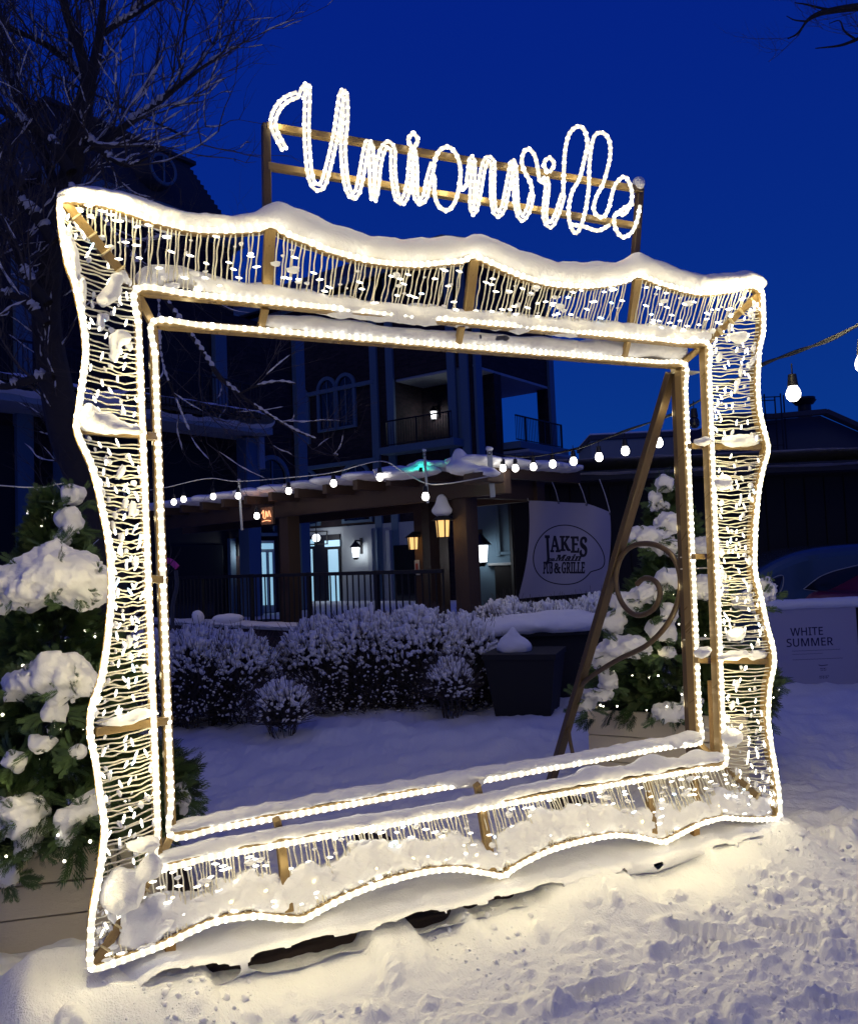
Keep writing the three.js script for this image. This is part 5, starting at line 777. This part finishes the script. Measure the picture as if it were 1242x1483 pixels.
{
  const cv = document.createElement('canvas'); cv.width = 1024; cv.height = 1024; const c = cv.getContext('2d'); c.fillStyle = '#a5a2b4'; c.fillRect(0, 0, 1024, 1024);
  // the board covers 1100..1234 x 876..1003 of the photograph
  const X = (x) => (x - 1100) / 134 * 1024, Y = (y) => (y - 876) / 127 * 1024; c.fillStyle = '#232043'; c.textBaseline = 'alphabetic'; c.textAlign = 'left';
  c.font = '132px sans-serif'; c.lineWidth = 3; c.strokeStyle = '#232043'; for (const [w, x, y, k] of [['WHITE', 1139, 920.5, 0.92], ['SUMMER', 1132, 936.5, 0.95]]) { c.save(); c.translate(X(x), Y(y)); c.scale(k, 1); c.fillText(w, 0, 0); c.strokeText(w, 0, 0); c.restore(); }
  for (const [y, a, b, h] of [[943, 1140, 1208, 6], [948, 1140, 1183, 5], [956, 1140, 1210, 6]]) for (let x = a; x < b; x += 2.3) c.fillRect(X(x), Y(y) - (Math.sin(x * 7) > 0.3 ? 3 : 0), X(1.6 + x) - X(x), h);
  c.strokeStyle = '#232043'; c.lineWidth = 9; c.beginPath(); c.moveTo(X(1176), Y(965)); c.lineTo(X(1180), Y(966.5)); c.lineTo(X(1189), Y(965.5)); c.stroke(); for (const [x, y, w] of [[1178, 970, 9], [1178.5, 972.5, 8], [1176, 981.5, 13], [1176, 984, 12]]) for (let k = 0; k < w; k += 1.8) c.fillRect(X(x + k), Y(y), 10, 8 + 4 * Math.sin(k * 5));
  const t = new THREE.CanvasTexture(cv); t.colorSpace = THREE.SRGBColorSpace;
  const b = onGround(1170, 1000, 0.03), depth = -b.z, o = thing('printed_board', 'white printed board standing in the snow before the parked cars', 'sign board', null, [b.x, 0, b.z], 0), y0 = 0.03, y1 = at(1170, 876, depth).y, x0 = at(1100, 940, depth).x - b.x, x1 = at(1235, 940, depth).x - b.x;
  const g = new THREE.PlaneGeometry(x1 - x0, y1 - y0).translate((x0 + x1) / 2, (y0 + y1) / 2, 0.027); mesh('print', g, std({ map: t, roughness: 0.75 }), o); mesh('board', rbox(x1 - x0, y1 - y0, 0.05, (x0 + x1) / 2, (y0 + y1) / 2, 0), M.cream, o);
  for (const x of [x0 + 0.03, x1 - 0.03]) mesh('foot', rbox(0.06, 0.08, 0.5, x, 0.04, 0), M.iron, o); mesh('end_post', rbox(0.12, y1 - 0.05, 0.12, x1 + 0.09, y1 / 2, 0), M.black, o);
  mesh('snow_cap', blob(Array.from({ length: 14 }, (_, i) => [lerp(x0, x1 + 0.1, i / 13), y1 + 0.015, 0, 0.06, 0.045, 0.06]), 0.02, { amp: 0.006, freq: 5 }), M.snow, o, 'stuff');
}
// ---------------------------------------------------------------- bulb strings
function bulbString(label, pts, bulbs, opt = {}) {             // pts [px, py, depth] of the cable; bulbs [px, py, depth, lit]
  const o = thing('bulb_string', label, 'string lights', 'bulb strings over the terrace', at(...pts[0]).toArray()), L = (a) => at(...a).sub(o.position);
  for (const c of opt.pair ? [0, 0.012] : [0]) mesh('cable', tube(pts.map((a, i) => L(a).add(V3(0, c * (i % 2 ? 1 : -1), 0))), 0.007, pts.length * 8, 5), opt.snowy ? M.cord : M.iron, o);
  for (const [x, y, d, lit = 1, top] of bulbs) {
    const p = L([x, y, d]), R = 0.028 * (opt.size ?? 1), hy = opt.drop ?? 0.09;
    const s = mesh('socket', [new THREE.CylinderGeometry(R * 0.55, R * 0.75, R * 1.7, 10).translate(p.x, p.y + R * 1.9, p.z), new THREE.CylinderGeometry(0.004, 0.004, hy, 5).translate(p.x, p.y + R * 2.7 + hy / 2, p.z)], M.iron, o);
    const g = new THREE.LatheGeometry([[0.001, -1.15], [0.5, -1.05], [0.92, -0.55], [1, 0], [0.85, 0.55], [0.55, 1.05], [0.4, 1.35]].map(([a, b]) => new THREE.Vector2(a * R, b * R)), 12).translate(p.x, p.y, p.z);
    mesh('bulb', g, lit ? M.bulb : M.glass, o); if (lit) lamp(p, WHITE, 0.07 * lit, 1.2, o);
  }
  return o;
}
bulbString('bulb string climbing from the pergola corner past the frame to the far side', [[708, 655, 9.9], [760, 662, 9.3], [830, 650, 8.5], [905, 625, 7.6], [975, 598, 6.7], [1050, 560, 5.6], [1100, 528, 5.0], [1150, 512, 4.5], [1200, 490, 4.0], [1262, 462, 3.5]],
  [[728, 678, 9.7], [746, 678, 9.5], [772, 676, 9.2], [800, 672, 8.9], [830, 668, 8.5], [867, 662, 8.0], [905, 653, 7.6], [953, 641, 7.0], [1005, 612, 6.2, 0], [1148, 570, 4.5], [1251, 526, 3.6]], { pair: true, size: 1.35, drop: 0.06 });
bulbString('snowy bulb string sagging along the pergola front inside the frame', [[200, 712, 13.10], [240, 706, 12.83], [300, 693, 12.39], [345, 697, 11.86], [425, 691, 11.15], [483, 684, 10.53], [550, 668, 9.91], [585, 684, 9.56], [617, 700, 9.29], [650, 700, 9.12], [708, 690, 8.76]],
  [[252, 727, 12.39], [266, 723, 12.30], [309, 719, 11.95], [345, 718, 11.68], [372, 747, 11.42], [418, 711, 10.97], [483, 700, 10.35], [550, 691, 9.73], [616, 719, 9.12]], { snowy: true, size: 1.45, drop: 0.1 });
bulbString('bulb string crossing behind the near evergreen\'s top shoot', [[-40, 700, 9], [0, 703, 9], [60, 706, 9], [110, 700, 9.2], [200, 712, 14.8]], [[44, 742, 8.8], [51, 750, 8.9], [75, 728, 8.6, 1.6]], { snowy: true, size: 1.2, drop: 0.12 });
// ---------------------------------------------------------------- bare trees
function bareTree(label, limbs, seed, { depth, twigs, snow, twigLen = 1 }) { // limbs: [[px,py,d]..., r0, r1] traced; twigs grow from them
  const r = rng(seed), base = at(...limbs[0].pts[0]); const o = thing('bare_tree', label, 'tree', 'bare trees', [base.x, 0, base.z]), T = (a) => at(...a).sub(o.position);
  const tw = [], sn = [];
  const snowOn = (pts, rad) => { const q = pts.map((p) => p.clone().add(V3(0, rad * 0.7, rad * 0.3))); const a = 1 + 0.3 * r(), ph = r() * 6; sn.push(taper(q, (t) => rad * a * Math.pow(Math.max(0, Math.sin(Math.PI * t)), 0.3) * (0.8 + 0.3 * Math.sin(t * 17 + ph)) + 1e-4, 0, 6, 4)); };
  const grow = (p, dir, L, rad, lev) => {
    const pts = [p], d = dir.clone().normalize(), N = lev > 1 ? 3 : 5; let q = p.clone();
    for (let i = 0; i < N; i++) { d.add(V3((r() - 0.5) * 0.55, (r() - 0.38) * 0.45, (r() - 0.5) * 0.55)).normalize(); q = q.clone().addScaledVector(d, L / N); pts.push(q); }
    tw.push(taper(pts, rad, rad * 0.3, lev > 1 ? 3 : 4, 1)); if (rad > 0.0026 && r() < snow * [0.7, 0.5, 0.25, 0][lev] && Math.abs(d.y) < 0.8) { const a = Math.floor(r() * 2); snowOn(pts.slice(a, a + 3 + Math.floor(r() * 3)), rad * (0.7 + 0.3 * r()) + 0.0022); }
    if (lev < 3) { const n = lev === 0 ? 5 : 3; for (let k = 0; k < n; k++) { const t = 1 + Math.floor(r() * N); grow(pts[Math.min(N, t)].clone(), d.clone().add(V3((r() - 0.5) * 1.6, (r() - 0.35) * 1.2, (r() - 0.5) * 1.6)), L * (0.45 + 0.3 * r()), rad * 0.58, lev + 1); } }
  };
  limbs.forEach((l, i) => {
    const pts = l.pts.map(T); if (i === 0) pts[0].y = -0.05; mesh(i === 0 ? 'trunk' : 'limb', taper(pts, l.r0, l.r1, i === 0 ? 10 : 7, 4), M.bark, o);
    const c = catmull(pts), len = c.getLength();
    if (l.snow !== 0 && i > 0) for (let k = 0; k < 3; k++) { const a = r() * 0.85, q = [0, 0.04, 0.08, 0.12].map((e) => c.getPointAt(Math.min(1, a + e * (0.5 + r())))), rad = lerp(l.r0, l.r1, a); if (Math.abs(q[3].clone().sub(q[0]).normalize().y) < 0.9) snowOn(q, rad * 0.9 + 0.004); }
    if (l.full) { const m = Math.round(len / 0.13); for (let k = 0; k < m; k++) { if (r() < 0.25) continue; const a = k / m, e = Math.min(1, (k + 1.1) / m); snowOn([0, 0.33, 0.66, 1].map((t) => c.getPointAt(lerp(a, e, t))), lerp(l.r0, l.r1, a) * 0.7 + 0.004 + 0.006 * r() * r()); } }
    const n = Math.round(len * twigs * (l.t ?? 1)); for (let k = 0; k < n; k++) { const t = 0.12 + 0.88 * r(), p = c.getPointAt(t), d = c.getTangentAt(t).add(V3((r() - 0.5) * 1.6, (r() - 0.2) * 1.2, (r() - 0.5) * 1.2)); grow(p, d, (0.4 + 0.5 * r()) * twigLen, 0.009 * (l.tw ?? 1) * twigLen, i === 0 ? 0 : 0); }
  });
  mesh('twigs', tw, M.twig, o, 'stuff'); if (sn.length) mesh('snow', sn, M.snow, o, 'stuff'); return o;
}
{
  const d = 6.6, q = (a, dd = d) => a.map(([x, y, z]) => [x, y, z ?? dd]);
  bareTree('bare tree with snow-lined branches rising behind the frame\'s near corner', [
    { pts: q([[168, 900], [150, 800], [122, 695], [98, 635], [82, 560], [70, 490], [68, 430], [80, 350], [98, 275], [112, 205], [122, 150], [130, 118]]), r0: 0.16, r1: 0.06, t: 0.5 },
    { pts: q([[130, 120], [114, 65], [97, 20], [85, -40], [80, -90]]), r0: 0.05, r1: 0.018 }, { pts: q([[129, 122], [139, 85], [146, 45], [150, 0], [158, -60]]), r0: 0.05, r1: 0.018 },
    { pts: q([[120, 215], [150, 205], [185, 180], [225, 152], [262, 122], [290, 100], [308, 88]]), r0: 0.035, r1: 0.008, t: 0.8 }, { pts: q([[145, 52], [170, 35], [205, 15], [240, -8]]), r0: 0.025, r1: 0.01 },
    { pts: q([[104, 250], [70, 200], [30, 175], [-20, 150]], 6.3), r0: 0.05, r1: 0.02, t: 1.3 }, { pts: q([[92, 300], [55, 200], [20, 120], [-10, 70]], 6.8), r0: 0.045, r1: 0.015, t: 1.3 }, { pts: q([[80, 350], [40, 300], [0, 285], [-40, 270]], 6.2), r0: 0.045, r1: 0.018, t: 1.3 },
    { pts: q([[70, 440], [40, 400], [15, 345], [-30, 330]], 6.2), r0: 0.045, r1: 0.015, t: 1.2 }, { pts: q([[68, 470], [35, 435], [0, 425], [-30, 420]], 6.1), r0: 0.04, r1: 0.02 }, { pts: q([[78, 545], [45, 550], [10, 560], [-30, 556]], 6.0), r0: 0.035, r1: 0.02 },
    { pts: q([[128, 128], [100, 90], [60, 60], [20, 45], [-10, 20]], 6.9), r0: 0.03, r1: 0.01 }, { pts: q([[116, 190], [155, 225], [185, 240], [215, 228]], 6.3), r0: 0.03, r1: 0.008 },
    { pts: q([[100, 268], [150, 320], [215, 400], [282, 492], [318, 545], [346, 570], [385, 598], [425, 622], [458, 636]], 6.0), r0: 0.026, r1: 0.006, t: 0.3, tw: 0.5, full: 1, snow: 0 }, { pts: q([[346, 570], [375, 558], [405, 553], [428, 556]], 6.0), r0: 0.01, r1: 0.004, t: 0.3, tw: 0.4, full: 1, snow: 0 }, { pts: q([[230, 420], [235, 520], [260, 590], [275, 625]], 6.05), r0: 0.01, r1: 0.004, t: 0.6, tw: 0.4, full: 1, snow: 0 },
  ], 77, { depth: d, twigs: 14, snow: 1 });
  bareTree('bare twigs of a tree leaning in at the top far corner', [
    { pts: q([[1560, 860], [1550, 600], [1540, 300], [1500, 100], [1450, -60]], 7), r0: 0.16, r1: 0.08, t: 0.01 },
    { pts: q([[1490, 60], [1400, 30], [1300, 8], [1242, 10], [1205, 15], [1185, 20], [1168, 30], [1155, 48], [1140, 56]], 7), r0: 0.05, r1: 0.005, t: 0.4, snow: 0, tw: 0.6 }, { pts: q([[1205, 15], [1185, 11], [1165, 6], [1150, 4]], 7), r0: 0.012, r1: 0.004, t: 0.3, snow: 0, tw: 0.5 }, { pts: q([[1168, 31], [1150, 29], [1138, 23]], 7), r0: 0.008, r1: 0.003, t: 0.2, snow: 0, tw: 0.4 },
    { pts: q([[1480, 90], [1330, 60], [1260, 50], [1238, 58], [1215, 66], [1180, 70]], 7), r0: 0.035, r1: 0.004, t: 0.5, snow: 0, tw: 0.6 }, { pts: q([[1238, 57], [1222, 45], [1215, 30], [1200, 34]], 7), r0: 0.01, r1: 0.003, t: 0.4, snow: 0, tw: 0.4 },
  ], 99, { depth: 7, twigs: 5, snow: 0.2, twigLen: 0.6 });
}
renderer.render(scene, camera);
